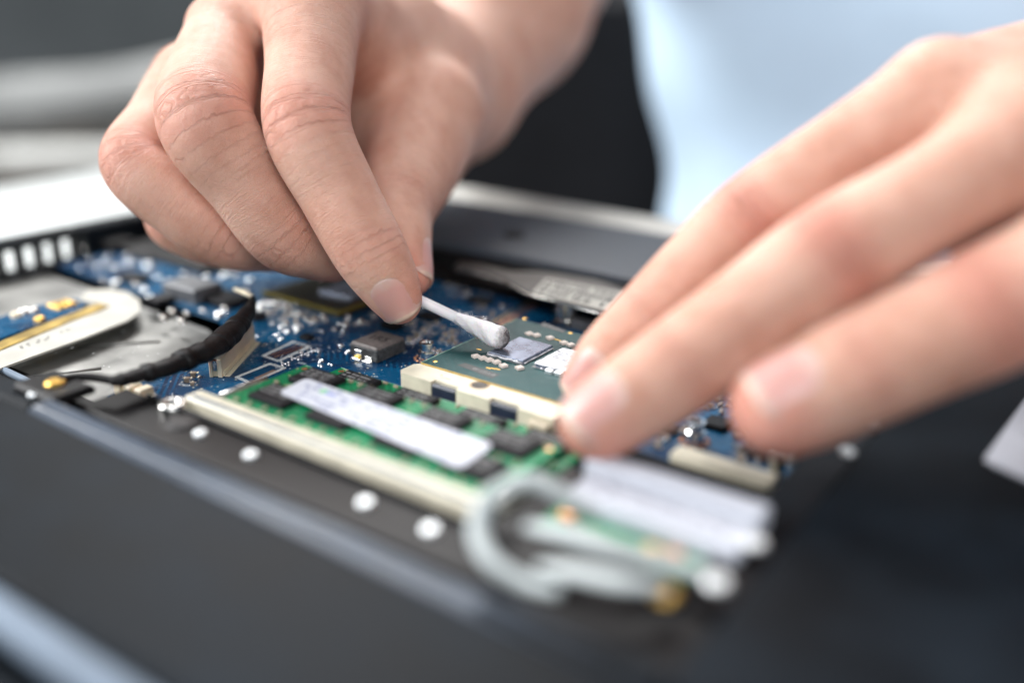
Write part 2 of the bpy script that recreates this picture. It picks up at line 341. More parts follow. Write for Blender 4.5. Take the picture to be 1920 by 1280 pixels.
# power inductor with its terminals and code
ix0, ix1, iy0, iy1 = -33.6, -24.6, -16.6, -6.2
ind = MB(); ind.box(ix0, ix1, iy0, iy1, 0.25, 3.2, 0.25, mi=1); ind.box(ix0+.1, ix1-.1, iy0+.1, iy1-.1, 3.19, 3.85, 0.45, mi=0)
ind.build('inductor', [m_induct, m_indside], pcb)
for k, dx in enumerate((3.0, 6.3)):
    t = MB(); t.box(ix0+dx-1.1, ix0+dx+1.0, iy0-.28, iy0-.02, .05, 2.2 - k*1.0, .05); t.box(ix0+dx-1.3, ix0+dx+1.2, iy0-1.1, iy0-.03, .02, .3, .05)
    t.build('terminal', m_chrome if k == 0 else m_steel, pcb)
MB().box(ix0+2.2, ix0+3.9, iy0-1.0, iy0-.3, .3, 1.0, .2).build('solder_flux', mat('amber_flux', (0.85, 0.55, 0.03), .25, vscale=800), pcb)
text('marking', '1R5', 3.6, ((ix0+ix1)/2, (iy0+iy1)/2 + .4), math.radians(4), m_markd, pcb, 3.87)
# threaded standoffs
def standoff(x, y, r, hh):
    MB().lathe(x, y, [(r, .1), (r, hh*.44), (r*.98, hh*.5), (r*.72, hh*.55), (r*.72, hh*.85), (r*.86, hh*.9), (r*.86, hh), (r*.6, hh), (r*.52, hh*.9), (r*.5, hh*.3), (.01, hh*.3)], 32, smooth=False).build('standoff', m_chrome, pcb)
    p_ = MB()
    for k in range(14):
        a = k*math.tau/14; p_.lathe(x + math.cos(a)*r*1.35, y + math.sin(a)*r*1.35, [(.38, .02), (.34, .16), (.1, .26)], 8)
    p_.build('pad_ring', m_copper, pcb)
x, y = on(800, 668, .5); standoff(x, y, 2.1, 4.2)
x, y = on(908, 610, .5); standoff(x, y, 1.5, 2.3)
x, y = on(1303, 822, .5); standoff(x, y, 2.1, 4.4)
# electrolytic can
x, y = on(1063, 604, 0)
MB().lathe(x, y, [(3.3, .5), (3.4, 1.2), (3.0, 1.5), (3.2, 1.9), (3.2, 5.6), (2.9, 6.0), (.01, 6.0)], 40, smooth=False).build('capacitor_can', m_steel, pcb)
MB().prism([(x-1.0 + 0, y-2.8), (x+2.6, y-1.2), (x+2.7, y+1), (x-.4, y+.8)], 6.01, 6.06).build('capacitor_stripe', mat('purple_print', (.20, .13, .42), .4), pcb)
MB().box(x-3.6, x+3.6, y-3.6, y+3.6, .02, .5, .9).build('capacitor_base', m_markd, pcb)
x2, y2 = on(1092, 608, 1); chipbox(x2+1, y2, 7, 4.6, .02, 2.4, m_chipg, 'tantalum_capacitor')

# small chip parts: one mesh of each kind, then copies
def cap_mesh(a, b_, hh, mb_, name):
    m = MB(); e = a*.24
    m.box(-a/2+e, a/2-e, -b_/2*.96, b_/2*.96, 0.02, hh*.95, hh*.08, mi=0)
    for s_ in (-1, 1):
        x0, x1 = sorted((s_*a/2, s_*(a/2-e))); m.box(x0, x1, -b_/2, b_/2, 0.02, hh, hh*.14, mi=1)
        x0, x1 = sorted((s_*(a/2+.18), s_*(a/2-e*.5))); m.box(x0, x1, -b_/2-.08, b_/2+.08, 0.01, .12, .03, mi=1)
    return m.build(name, [mb_, m_chrome], pcb)
kinds = [cap_mesh(1.0, .52, .5, m_capb, 'capacitor'), cap_mesh(1.6, .85, .8, m_capb, 'capacitor'), cap_mesh(1.0, .5, .34, m_capdark, 'resistor'), cap_mesh(2.1, 1.25, 1.2, m_capb, 'capacitor')]
used = [False]*4
def put(k, x, y, rz=0.0):
    o = kinds[k] if not used[k] else kinds[k].copy()
    if used[k]: COL.objects.link(o); o.parent = pcb
    used[k] = True; o.location = (x*S, y*S, 0); o.rotation_euler = (0, 0, rz)
for px, py in ((828, 640), (840, 643.5), (852, 647), (864, 650), (875, 653)): put(1, *on(px, py), math.pi/2)
for px, py in ((812, 658), (823, 661), (834, 664.5), (845, 668)): put(1, *on(px, py), math.pi/2)
for px, py, k, r in ((770, 640, 3, 0), (784, 632, 3, 0), (797, 622, 3, 0), (806, 612, 1, 0), (819, 608, 1, 0), (776, 622, 0, 0), (812, 626, 2, 0), (790, 645, 2, 1.57),
                     (858, 622, 0, 0), (640, 650, 0, 1.57), (560, 660, 2, 0), (1100, 628, 1, 0), (1110, 634, 1, 0), (905, 622, 1, 0.4)): put(k, *on(px, py), r)
def cluster(x0, x1, y0, y1, n, ks, ang=(0, math.pi/2), mind=1.5):
    pts = []; t = 0
    while len(pts) < n and t < n*40:
        t += 1; px = rnd.uniform(x0, x1); py = rnd.uniform(y0, y1); q = on(px, py)
        if all((q[0]-p[0])**2 + (q[1]-p[1])**2 > mind*mind for p in pts):
            pts.append(q); put(rnd.choice(ks), q[0], q[1], rnd.choice(ang))
cluster(484, 545, 566, 592, 18, (0, 1, 1)); cluster(520, 610, 585, 606, 20, (0, 1)); cluster(505, 570, 606, 622, 8, (0, 2))
cluster(640, 700, 590, 612, 9, (0, 1)); cluster(600, 650, 618, 650, 3, (2,)); cluster(835, 960, 528, 556, 26, (0, 0, 1), mind=1.7)
cluster(300, 470, 560, 606, 9, (1, 3), mind=3); cluster(150, 300, 450, 520, 12, (1, 3), mind=4); cluster(850, 900, 570, 600, 7, (0, 2)); cluster(1330, 1400, 735, 775, 16, (0, 1, 2), mind=1.6)
cluster(1230, 1262, 815, 845, 3, (1,)); cluster(1370, 1460, 820, 850, 6, (0, 1)); cluster(700, 760, 545, 585, 8, (0, 2, 3), mind=2); cluster(270, 320, 515, 560, 6, (1,), mind=3)
cluster(1380, 1500, 860, 885, 8, (1, 3), mind=3)
cluster(762, 850, 596, 640, 10, (1, 3, 2), mind=2.0); cluster(300, 480, 510, 560, 16, (1, 3), mind=2.6); cluster(170, 300, 480, 545, 14, (1, 3, 2), mind=3)
cluster(700, 800, 575, 612, 14, (0, 1, 2), mind=1.6); cluster(470, 650, 560, 640, 22, (0, 0, 2), mind=1.7); cluster(880, 1050, 545, 600, 16, (0, 1, 2), mind=2)
cluster(1235, 1300, 800, 850, 8, (0, 1, 3), mind=1.8); cluster(1380, 1470, 830, 870, 10, (1, 3, 2), mind=2); cluster(600, 660, 650, 690, 4, (0, 2)); cluster(1300, 1440, 740, 830, 22, (0, 0, 1, 2), mind=1.6); cluster(420, 500, 640, 665, 5, (0, 2))
for px, py, a_, b__, h_ in ((735, 607, 5, 4, 1.3), (806, 590, 6, 4, 1.2), (300, 560, 6, 6, 1.6), (250, 520, 8, 6, 1.8), (478, 590, 5, 4, 1.2), (900, 560, 7, 5, 1.2), (1045, 622, 4, 4, 1.4), (575, 628, 3.2, 2.6, 1.0), (1395, 805, 4, 3, 1.0)):
    x, y = on(px, py, 1); chipbox(x, y, a_, b__, .02, h_, m_chip, 'chip', .2)
for px, py, a_, b__, h_ in ((1345, 790, 5, 5, 1.2), (1420, 845, 6, 4, 1.4), (1255, 800, 4, 3, 1.0)):  # added black chips, darkening the board in place of the hand's shade
    x, y = on(px, py, 1); chipbox(x, y, a_, b__, .02, h_, m_chip, 'chip', .2)
# rows of fine pads (too small to pick apart): joined
def pad_row(p0, p1, n, wx, wy, name='pad_row', m_=None, z=0.02):
    a, b_ = np.array(on(*p0)), np.array(on(*p1)); m = MB(); d = (b_-a)/np.linalg.norm(b_-a); u = np.array([-d[1], d[0]])
    for k in range(n):
        c = a + (b_-a)*k/(n-1); q = [c + d*sx*wx/2 + u*sy*wy/2 for sx, sy in ((-1, -1), (1, -1), (1, 1), (-1, 1))]
        m.prism([(p[0], p[1]) for p in q], z, z+.08)
    o = m.build(name, m_ or m_white, pcb); o['kind'] = 'stuff'; return o
F1 = ((494, 667), (550, 641), (580, 650), (522, 677)); F2 = ((444, 707), (506, 682), (533, 690), (470, 718))
for Fp in (F1, F2):
    for a, b_, n in ((0, 1, 24), (1, 2, 9), (3, 2, 24), (0, 3, 9)): pad_row(Fp[a], Fp[b_], n, .26, .95)
c = on(537, 659); q0_, q1_ = (513, 667), (560, 650)
for off in (-1, 1): pad_row((q0_[0]-off*4, q0_[1]-off*1.6), (q1_[0]-off*4, q1_[1]-off*1.6), 9, .75, .75, 'via_row', m_copper)
MB().prism([on(476, 709), on(512, 693), on(524, 696), on(488, 712)], .02, .07).build('ground_pad', mat('pale_copper', (.5, .36, .3), .35, metal=.6), pcb)
d_ = MB()
for px, py in ((553, 672), (572, 664), (590, 657), (535, 682)):
    for ex, ey in ((0, 0), (6, 2.2), (-6, -2.2), (6, -2.6), (-6, 2.6)): q = on(px+ex, py+ey); d_.lathe(q[0], q[1], [(.36, .02), (.3, .2), (.1, .26)], 8)
d_.build('solder_dots', m_chrome, pcb, kind='stuff')
for off in (0, 9, 16): pad_row((925+off, 604+off*.5), (996+off*.8, 563+off*.4), 17, .45, 1.5, 'pad_row', m_copper if off else m_gold)
for k in range(3): pad_row((858+k*3, 545-k*6), (962+k*2, 556-k*5), 28, .35, .5, 'via_row', m_chrome)
d_ = MB()
for k in range(420):
    x, y = rnd.uniform(-95, 5), rnd.uniform(-60, 20)
    if rnd.random() < .5: x, y = rnd.uniform(-70, -38), rnd.uniform(-34, -8)
    r = rnd.choice((.08, .11, .16, .2)); d_.lathe(x, y, [(r, .005), (r*.6, .05), (.01, .07)], 6)
d_.build('via_dots', m_white, pcb, kind='stuff')
text('marking', 'C417', 1.5, on(346, 722), .2, m_white, pcb, .02, .01)
text('marking', 'U25', 1.4, on(566, 681), .1, m_white, pcb, .02, .01)

# display connector standing on the board, with its row of legs
a0 = np.array([*on(391, 708), 0]); a1 = np.array([*on(417, 708), 0]); a2 = np.array([*on(479, 640), 0])
uu = (a2-a1); Lc = np.linalg.norm(uu); uu /= Lc; ww = np.array([uu[1], -uu[0], 0]); Wc = 3.0
def lf(p): return tuple(a1 + uu*p[0] + ww*(p[1]-Wc) + np.array([0, 0, p[2]]))
m = MB(); m.box(0, Lc, Wc-1.0, Wc, .05, 4.4, .12, tf=lf); m.box(0, Lc, 0, .8, .05, 4.4, .12, tf=lf); m.box(.6, Lc-.6, .8, Wc-1, .05, 1.6, 0, tf=lf)
con = m.build('connector', m_beige, pcb)
MB().box(.05, .5, .95, Wc-1.1, 1.62, 4.0, .05, tf=lf).build('connector_window', m_steel, pcb)
MB().box(.3, Lc-.2, .25, Wc-.15, 4.42, 6.7, .25, tf=lf).build('connector_plug', m_cream, pcb)
m = MB()
for k in range(30):
    x = .9 + k*(Lc-1.8)/29
    m.box(x-.13, x+.13, Wc+.01, Wc+.35, .1, 1.3, 0, tf=lf); m.box(x-.13, x+.13, Wc+.36, Wc+1.5, .02, .2, 0, tf=lf)
m.build('connector_legs', m_beige, pcb, kind='stuff')
# small cream header under the cable end
x, y = on(262, 750, 0); 
for dx in (-4.6, -1.6, 1.8): chipbox(x+dx, y+dx*.12, 2.4, 3.4, .02, 3.4, m_beige, 'header_block', .2)
chipbox(x+4.4, y, 1.4, 2.6, .02, 2.2, m_steel, 'header_clip', .1)
x, y = on(352, 716); put(3, x, y, .5); x, y = on(364, 706); put(3, x, y, .5); x, y = on(362, 722); put(1, x, y, .5)
# right-hand connector and dark film
p0, p1 = at(1262, 850, 2), at(1452, 905, 2)
MB().box(p0[0], p1[0], -21.8, -17.6, .02, 3.0, .3).build('edge_connector', m_cream, pcb)
m = MB()
for k in range(34): m.box(p0[0]+1+k*.52, p0[0]+1.26+k*.52, -17.55, -16.3, .02, .5)
m.build('connector_legs', m_steel, pcb, kind='stuff')
MB().box(77.5, 86.1, -66, 57.9, .02, 5.8, .6).build('dark_plate', m_case_in, lap)
MB().box(44, 86.1, -66.4, -38.9, .02, 3.7, .5).build('dark_plate', m_case_in, lap)
MB().box(44, 77.4, -38.8, -22.4, .02, 1.7, .4).build('battery_film', m_case_in, pcb)
MB().box(45, 52, -50, -41, 3.72, 5.2, .6).build('coin_cell_holder', m_markd, pcb)
for x, y, z, r in ((73, -13, 5, 1.6), (75.2, -8, 5, 1.4)):
    MB().lathe(x, y, [(r, .1), (r, z*.8), (r*.7, z), (.01, z)], 20).build('standoff', m_steel, pcb)
# cream processor socket bar, with ejector slots and cam hole
sx0, sx1, sy0, sy1, sz = -9.9, 31.5, -25.8, -19.2, 4.7
m = MB()
m.prism([(sx0, sy0+1.2), (sx0+1.2, sy0), (-.2, sy0), (-.2, sy0+1.4), (6.8, sy0+1.4), (6.8, sy0), (15.6, sy0), (15.6, sy0+1.4), (22.8, sy0+1.4), (22.8, sy0), (sx1, sy0), (sx1, sy1), (sx0+1, sy1), (sx0, sy1-1)], .02, sz)
sock = m.build('processor_socket', m_cream, pcb)
for xa, xb in ((-.1, 6.7), (15.7, 22.7)): MB().box(xa, xb, sy0-.1, sy0+1.35, .1, sz-.5, .35).build('socket_latch', mat('slate_plastic', (.018, .024, .045), .35, vscale=300), pcb)
x, y = on(899, 722, sz); MB().lathe(x, y, [(1.75, sz+.02), (1.5, sz+.06), (1.2, sz+.03), (.01, sz+.03)], 28).build('cam_screw', mat('dark_bore', (.03, .025, .022), .35, metal=.5), pcb)
MB().lathe(x, y, [(2.25, sz+.01), (2.25, sz+.05), (1.76, sz+.05)], 32, cap=False).build('cam_ring', mat('tan_ring', (.42, .30, .18), .5), pcb)
for px, py, r in ((828, 703, .35), (921, 738, .35), (992, 750, .5)): x, y = on(px, py, sz); MB().lathe(x, y, [(r, sz+.01), (r*.6, sz+.04)], 10).build('socket_mark', m_copper, pcb)
text('marking', 'm PGA', .95, on(836, 709, sz), 0, mat('tan_print', (.38, .25, .14), .6), pcb, sz+.01, .01)
MB().box(26.5, 31.4, sy0-2.2, sy0-.15, .02, 3.6, .3).build('socket_lever', mat('brown_nylon', (.42, .36, .26), .5), pcb)
MB().box(-8.3, 31, -19.1, 21.5, .02, 2.8, .3).build('socket_frame', m_cream, pcb)
# heat spreader plate with its printed label
hp = MB(); hp.prism([tuple(at(*p, 6)[:2]) for p in ((850, 505), (905, 514), (952, 530), (990, 552), (1130, 590), (1200, 596), (1240, 570), (1120, 528), (1010, 513), (962, 512), (905, 499), (862, 493))], 5.6, 6.6)
hp.build('heat_plate', m_plate, lap)
MB().tube([at(853, 505, 6.8), at(905, 515, 6.8), at(952, 531, 6.8), at(988, 552, 6.8), at(1130, 590, 6.8)], .35, 10).build('heat_plate_rim', m_steel, lap)
q_ = [tuple(at(*p, 6.7)[:2]) for p in ((998, 548), (1024, 522), (1170, 548), (1140, 583))]
lb = MB(); lb.prism(q_, 6.61, 6.75); lb.build('printed_label', m_ffc, lap)
def dashes(q_, z, rows, m_, par, name, dens=.75, th=.5, stop=1.0, seed=1):
    """lines of print too small to read: short ink strokes laid along the label's rows"""
    rr = random.Random(seed); A, B, Cc, D = [np.array(p) for p in q_]; m = MB()      # A-B short side, A-D long side
    for r in range(rows):
        v = (r+.7)/(rows+.4); t = .05
        while t < .95*stop:
            l = rr.uniform(.012, .05)
            if rr.random() < dens:
                c = [(A*(1-v_)+B*v_)*(1-t_) + (D*(1-v_)+Cc*v_)*t_ for t_, v_ in ((t, v-th*.5/rows), (min(.96, t+l), v-th*.5/rows), (min(.96, t+l), v+th*.5/rows), (t, v+th*.5/rows))]
                m.prism([(p[0], p[1]) for p in c], z, z+.02)
            t += l + rr.uniform(.008, .02)
    return m.build(name, m_, par, kind='stuff')
dashes(q_, 6.76, 3, m_markd, lap, 'label_print', .85, .6, 1, 3)

# ------------------------------------------------------------------ processor, lifted out of the socket by hand: a thing of its own
cpu = empty('processor', 'square teal processor board with two silver dies, under the swab tip', 'processor')
cx0, cx1, cy0, cy1 = -8.6, 29.0, -18.9, 18.9
MB().box(cx0, cx1, cy0, cy1, 4.02, 5.0).build('substrate', m_teal, cpu)
e = MB(); e.box(cx0, cx1, cy0-.30, cy0-.01, 4.05, 4.99); e.build('gold_edge', m_gedge, cpu)
e = MB(); e.box(cx0-.16, cx0-.01, cy0, cy1, 4.1, 5.02); e.build('bright_edge', m_greenedge, cpu)
MB().box(.4, 10.9, -6.8, 6.6, 5.01, 5.1, .02).build('underfill', m_underfill, cpu)
MB().box(.9, 10.5, -6.3, 6.2, 5.11, 5.95, .12).build('silicon_die', m_die, cpu)
MB().box(12.9, 23.6, -6.2, 6.6, 5.01, 5.12, .04).build('underfill', m_underfill, cpu)
MB().box(13.5, 23.0, -5.6, 6.0, 5.13, 5.9, .12).build('silicon_die', m_die, cpu)
# smears of grey paste: lumpy sheets
def smear(x0, x1, y0, y1, z, n, amp, edge, name, seed):
    g_ = np.random.RandomState(seed); gx, gy = n, n; m = MB(); v = []
    H = g_.rand(gx+2, gy+2); H = (H[:-2, :-2]+H[1:-1, 1:-1]*2+H[2:, 2:]+H[2:, :-2]+H[:-2, 2:])/6
    for i in range(gx):
        for j in range(gy):
            fx, fy = i/(gx-1), j/(gy-1); bnd = min(fx, 1-fx, fy, 1-fy)
            j1 = (g_.rand()-.5)*edge if bnd < .01 else 0
            v.append((x0+(x1-x0)*fx+j1, y0+(y1-y0)*fy+(j1*.8), z + (0 if bnd < .01 else amp*(.4+H[i, j]))))
    f = [(i*gy+j, (i+1)*gy+j, (i+1)*gy+j+1, i*gy+j+1) for i in range(gx-1) for j in range(gy-1)]
    m.add(v, f, 0, True); return m.build(name, m_paste, cpu)
smear(13.3, 23.2, -5.9, 6.2, 5.91, 26, .38, .5, 'thermal_paste', 2)
pl = MB(); g_ = random.Random(4)
pp = [(.6, -6.6, 5.35)] + [(1.5+k*.75, -6.65+g_.uniform(-.08, .08), 5.5+g_.uniform(-.1, .1)) for k in range(11)] + [(10.5, -6.5, 5.4)]
pl.tube(pp, [.12]+[.3+g_.uniform(-.1, .08) for _ in range(11)]+[.15], 10, up=(0, 0, 1)); pl.build('thermal_paste', m_paste, cpu)
pl = MB(); pp = [(10.8+g_.uniform(-.1, .1), -6+k*1.3, 5.3) for k in range(10)]; pl.tube(pp, [.12+g_.uniform(0, .16) for _ in pp], 8); pl.build('thermal_paste', m_paste, cpu)
for (x, y, r) in ((.4, -5.4, .45), (.2, -4.2, .3), (10.2, -1, .25), (9.9, 5.8, .5), (9.2, 6.5, .35), (13.2, -3, .4), (13.1, 3.2, .5), (15.5, -5.9, .4)):
    MB().lathe(x, y, [(r, 5.1), (r*.9, 5.1+r*.5), (r*.3, 5.15+r*.8)], 10).build('paste_crumb', m_paste, cpu)
# ceramic arrays: 3 to 4 thin bars each
mA = MB()
for k in range(3): mA.box(-.85, .85, -.72+k*.56, -.40+k*.56, 5.01, 5.6, .05)
for sx in (-.5, .5): mA.box(sx-.13, sx+.13, -.7, .7, 5.005, 5.1)
arr = mA.build('capacitor', mat('pale_ceramic', (.80, .72, .66), .4, metal=.1, vscale=1500), cpu)
arrs = [on(892, 668, 5.2), on(905, 671.5, 5.2), on(917.5, 675, 5.2), on(931, 679, 5.2), on(944, 686, 5.2), on(974, 690, 5.2), on(1006, 629, 5.2), on(1031, 634, 5.2), on(1057, 643, 5.2), on(1070, 647, 5.2), on(992, 626, 5.2)]
for k, (x, y) in enumerate(arrs):
    o = arr if k == 0 else arr.copy()
    if k: COL.objects.link(o); o.parent = cpu
    o.location = (x*S, y*S, 0); o.rotation_euler = (0, 0, 1.2)
for px, py in ((1030, 697), (1048, 701)):
    x, y = on(px, py, 5.3); chipbox(x, y, 2.0, 1.3, 5.01, 5.9, m_screw, 'capacitor', .2, cpu)
for px, py in ((898, 655), (925, 691), (933, 692), (916, 690), (1040, 636), (1047, 638), (995, 624)):
    x, y = on(px, py, 5); chipbox(x, y, 1.3, .5, 5.005, 5.06, m_gold, 'gold_pad', 0, cpu)
for px, py in ((984, 597), (816, 677), (1070, 624)): x, y = on(px, py, 5); MB().lathe(x, y, [(.6, 5.01), (.4, 5.05)], 12).build('index_mark', m_gold, cpu)
cl = [on(857, 684, 5.02), on(872, 680, 5.02), on(938, 702, 5.02), on(922, 709, 5.02)]
MB().prism(cl, 5.005, 5.03).build('dark_marking_patch', mat('smoky_patch', (.012, .016, .016), .45), cpu)
cl2 = [on(881, 691, 5.04), on(886, 687.5, 5.04), on(935, 703, 5.04), on(926, 706, 5.04)]
dashes(cl2, 5.05, 3, m_mark, cpu, 'marking', .9, .55, 1, 8)
cl3 = [on(1012, 610, 5.02), on(1018, 604, 5.02), on(1062, 620, 5.02), on(1056, 624, 5.02)]
MB().prism(cl3, 5.005, 5.03).build('dark_marking_patch', MATS['smoky_patch'], cpu); dashes(cl3, 5.05, 3, m_mark, cpu, 'marking', .9, .5, 1, 9)

# ------------------------------------------------------------------ memory modules and their slot
def module(name, label, x0, x1, y0, y1, z, rows, lab):
    t = empty(name, label, 'memory module', 'green memory modules stacked in one slot')
    MB().box(x0, x1, y0, y1, z-1.0, z).build('board', m_green, t)
    g = MB(); g.box(x0, x1, y1+.005, y1+.12, z-.95, z+.02); g.build('board_edge', m_greenedge, t)
    proto = mk = None
    for yc in rows:
        for k in range(4):
            xc = x0 + 9.2 + k*16.4 + (1.2 if k > 1 else 0)
            if proto is None:
                b_ = MB(); b_.box(-5.1, 5.1, -3.7, 3.7, .02, 1.1, .22); proto = b_.build('memory_chip', m_chip, t)
                q_ = [(-4.6, -1.6), (-4.6, 3.0), (3.4, 3.0), (3.4, -1.6)]; mk = dashes(q_, 1.16, 3, m_mark, proto, 'marking', .85, .42, 1, 5); o = proto
            else:
                o = proto.copy(); COL.objects.link(o); o.parent = t; d2 = mk.copy(); COL.objects.link(d2); d2.parent = o
            o.location = (xc*S, yc*S, z*S)
            o.rotation_euler = (0, 0, nr.uniform(-.01, .01))
    # decoupling capacitors and resistor packs
    pm = None
    for yy in [y1-.9] + [(rows[0]+rows[-1])/2]*(len(rows) > 1) + [rows[-1]-5.4]:
        n = 22 if yy > y1-1.5 else 16
        for k in range(n):
            if nr.rand() < .18: continue
            if pm is None:
                b_ = MB(); b_.box(-.3, .3, -.28, .28, .01, .42, .06, mi=0); b_.box(-.58, -.31, -.3, .3, .01, .44, .06, mi=1); b_.box(.31, .58, -.3, .3, .01, .44, .06, mi=1)
                pm = b_.build('capacitor', [m_capb, mat('tan_terminal', (.36, .31, .20), .45)], t); o = pm
            else: o = pm.copy(); COL.objects.link(o); o.parent = t
            o.location = ((x0+3+k*(x1-x0-6)/(n-1)+nr.uniform(-.3, .3))*S, (yy+nr.uniform(-.15, .15))*S, z*S); o.rotation_euler = (0, 0, nr.choice([0, 1.57]))
    for xx in (x0+1.6, x1-1.6): MB().lathe(xx, y1-1.5, [(.7, z+.01), (.55, z+.03)], 14).build('copper_dot', m_copper, t)
    return t
m2 = module('memory_module', 'green memory module lying lower and farther back, no sticker, beside the cream socket', -25.2, 42.4, -57, -28.0, 2.6, (-33.2,), False)
m1 = module('memory_module', 'green memory module on top, nearest the camera, with a long white sticker', -26.6, 41.0, -60, -37.6, 6.0, (-42.6, -53.4), True)
def rrect(c4, r=.12, n=4):
    out = []; c4 = [np.array(c) for c in c4]
    for i in range(4):
        a, b_, c_ = c4[i-1], c4[i], c4[(i+1) % 4]; d1 = (a-b_)/np.linalg.norm(a-b_); d2 = (c_-b_)/np.linalg.norm(c_-b_); R = 1.6
        for k in range(n+1): t = k/n; out.append(tuple(b_ + d1*R*(1-t)**2 + d2*R*t**2))
    return out
lc = [at(522, 735, 7.3)[:2], at(574, 708, 7.3)[:2], at(926, 833, 7.3)[:2], at(862, 877, 7.3)[:2]]
MB().prism(rrect(lc), 7.18, 7.3).build('sticker', m_label, m1)
q_ = [lc[0], lc[1], lc[2], lc[3]]
dashes([tuple(a) for a in q_], 7.305, 5, mat('pale_blue_ink', (.20, .22, .36), .6), m1, 'sticker_print', .55, .38, .93, 12)
x, y = on(607, 733, 7.3); MB().lathe(x, y, [(1.1, 7.31), (1.0, 7.33)], 6).build('green_logo', mat('green_ink', (.25, .55, .33), .6), m1)
x, y = on(620, 739, 7.3); MB().box(x-1.4, x+1.4, y-.4, y+.4, 7.31, 7.33).build('blue_logo', mat('blue_ink', (.2, .24, .55), .6), m1)

slot = MB(); slot.box(-33, 41.5, -64.8, -60.3, .02, 6.5, .5); so = slot.build('memory_slot', m_cream, pcb)
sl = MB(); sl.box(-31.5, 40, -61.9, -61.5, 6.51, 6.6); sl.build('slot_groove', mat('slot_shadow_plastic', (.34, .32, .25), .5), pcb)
m = MB()
for k in range(90): m.box(-31+k*.8, -30.6+k*.8, -64.2, -63.2, 6.51, 6.7)
m.build('slot_contacts', m_trim, pcb, kind='stuff')
for sx, dx in ((-1, -30), (1, 43)):
    MB().box(dx-1.2, dx+1.2, -60.0, -45, .02, 4.6, .4).build('slot_arm', mat('arm_plastic', (.16, .155, .13), .45), pcb)
    MB().tube([(dx, -58, 5.2), (dx, -50, 5.3), (dx-sx*1.4, -46.5, 5.4)], .5, 10, flat=.5).build('slot_spring', m_steel, pcb)

# ------------------------------------------------------------------ cables, card, ribbons
cab = empty('cable', 'black taped cable running from the cream display connector to the brass screw', 'cable')
path = [((474, 556), 9.5, 4), ((471, 572), 9.3, 9), ((455, 598), 9.3, 19), ((428, 628), 9.2, 24), ((398, 652), 9.3, 25), ((355, 671), 9.0, 24), ((310, 690), 8.8, 22), ((265, 702), 8.8, 19), ((228, 712), 9.0, 17), ((205, 714), 9.2, 11)]
pts = spline([at(*p, z) for p, z, r in path], 8); rr_ = np.interp(np.linspace(0, 9, len(pts)), range(10), [r for _, _, r in path])
rad = []
for k, p in enumerate(pts):
    d = (CAM-p) @ RX[:, 2]; rad.append(rr_[k]*d/F*(1 + .05*math.sin(k*1.1) + (.07 if (k//7) % 2 else 0)))
MB().tube(pts, rad, 22, flat=.72).build('sleeve', m_tape, cab)
for k in (18, 27, 40, 52):   # overlapping wraps of tape
    seg = pts[k:k+4]; MB().tube(seg, [rad[k]*1.05, rad[k]*1.08, rad[k]*1.07, rad[k]*1.03], 22, flat=.74).build('tape_wrap', m_tape, cab)
pts = spline([at(*p, z) for p, z in (((212, 713), 9.1), ((175, 707), 9.3), ((140, 707), 9.4), ((112, 712), 9.8))], 6)
MB().tube(pts, .95, 12).build('wire', m_tape, cab)
MB().tube([at(473, 556, 9.5), at(458, 548, 9.5), at(440, 542, 9.0)], [.6, .7, .5], 10).build('pull_tab', m_beige, cab)

rib = empty('ribbon_cable', 'flat off-white ribbon cable with an amber stripe, lying on the dusty metal tray', 'ribbon cable')
def sheet(pxs, z, th, name, m_, par): return MB().prism([tuple(at(*p, z)[:2]) for p in pxs], z-th, z).build(name, m_, par)
sheet(((-40, 675), (0, 655), (140, 600), (200, 570), (150, 562), (165, 543), (205, 541), (240, 548), (262, 562), (262, 585), (240, 600), (160, 632), (60, 668), (-10, 694)), 1.0, .5, 'film', m_ffc, rib)
sheet(((-40, 655), (0, 640), (120, 592), (185, 568), (205, 572), (190, 580), (130, 602), (0, 655), (-40, 668)), 1.3, .25, 'amber_stripe', m_amber, rib)
dashes([tuple(at(*p, 1.05)[:2]) for p in ((20, 662), (14, 655), (150, 608), (158, 614))], 1.02, 2, m_markd, rib, 'film_print', .5, .4, .9, 2)
db = empty('daughter_board', 'small blue circuit board at the left edge, under the off-white ribbon cable', 'circuit board')
sheet(((-60, 640), (-60, 610), (0, 594), (60, 575), (140, 560), (165, 568), (150, 580), (60, 612), (0, 634)), .2, 1.2, 'board', m_blue, db)
for px, py, m_ in ((45, 585, m_steel), (62, 583, m_steel), (30, 592, m_beige), (75, 600, m_gold), (130, 572, m_gold)):
    x, y = on(px, py, .3); MB().lathe(x, y, [(1.5, .21), (1.4, 1.0), (.6, 1.4)], 14).build('solder_joint', m_, db)
MB().box(*sorted((at(118, 572, .3)[0]-3, at(118, 572, .3)[0]+3)), at(118, 572, .3)[1]-3, at(118, 572, .3)[1]+3, .21, .8, .1).build('gold_pad', m_gold, db)

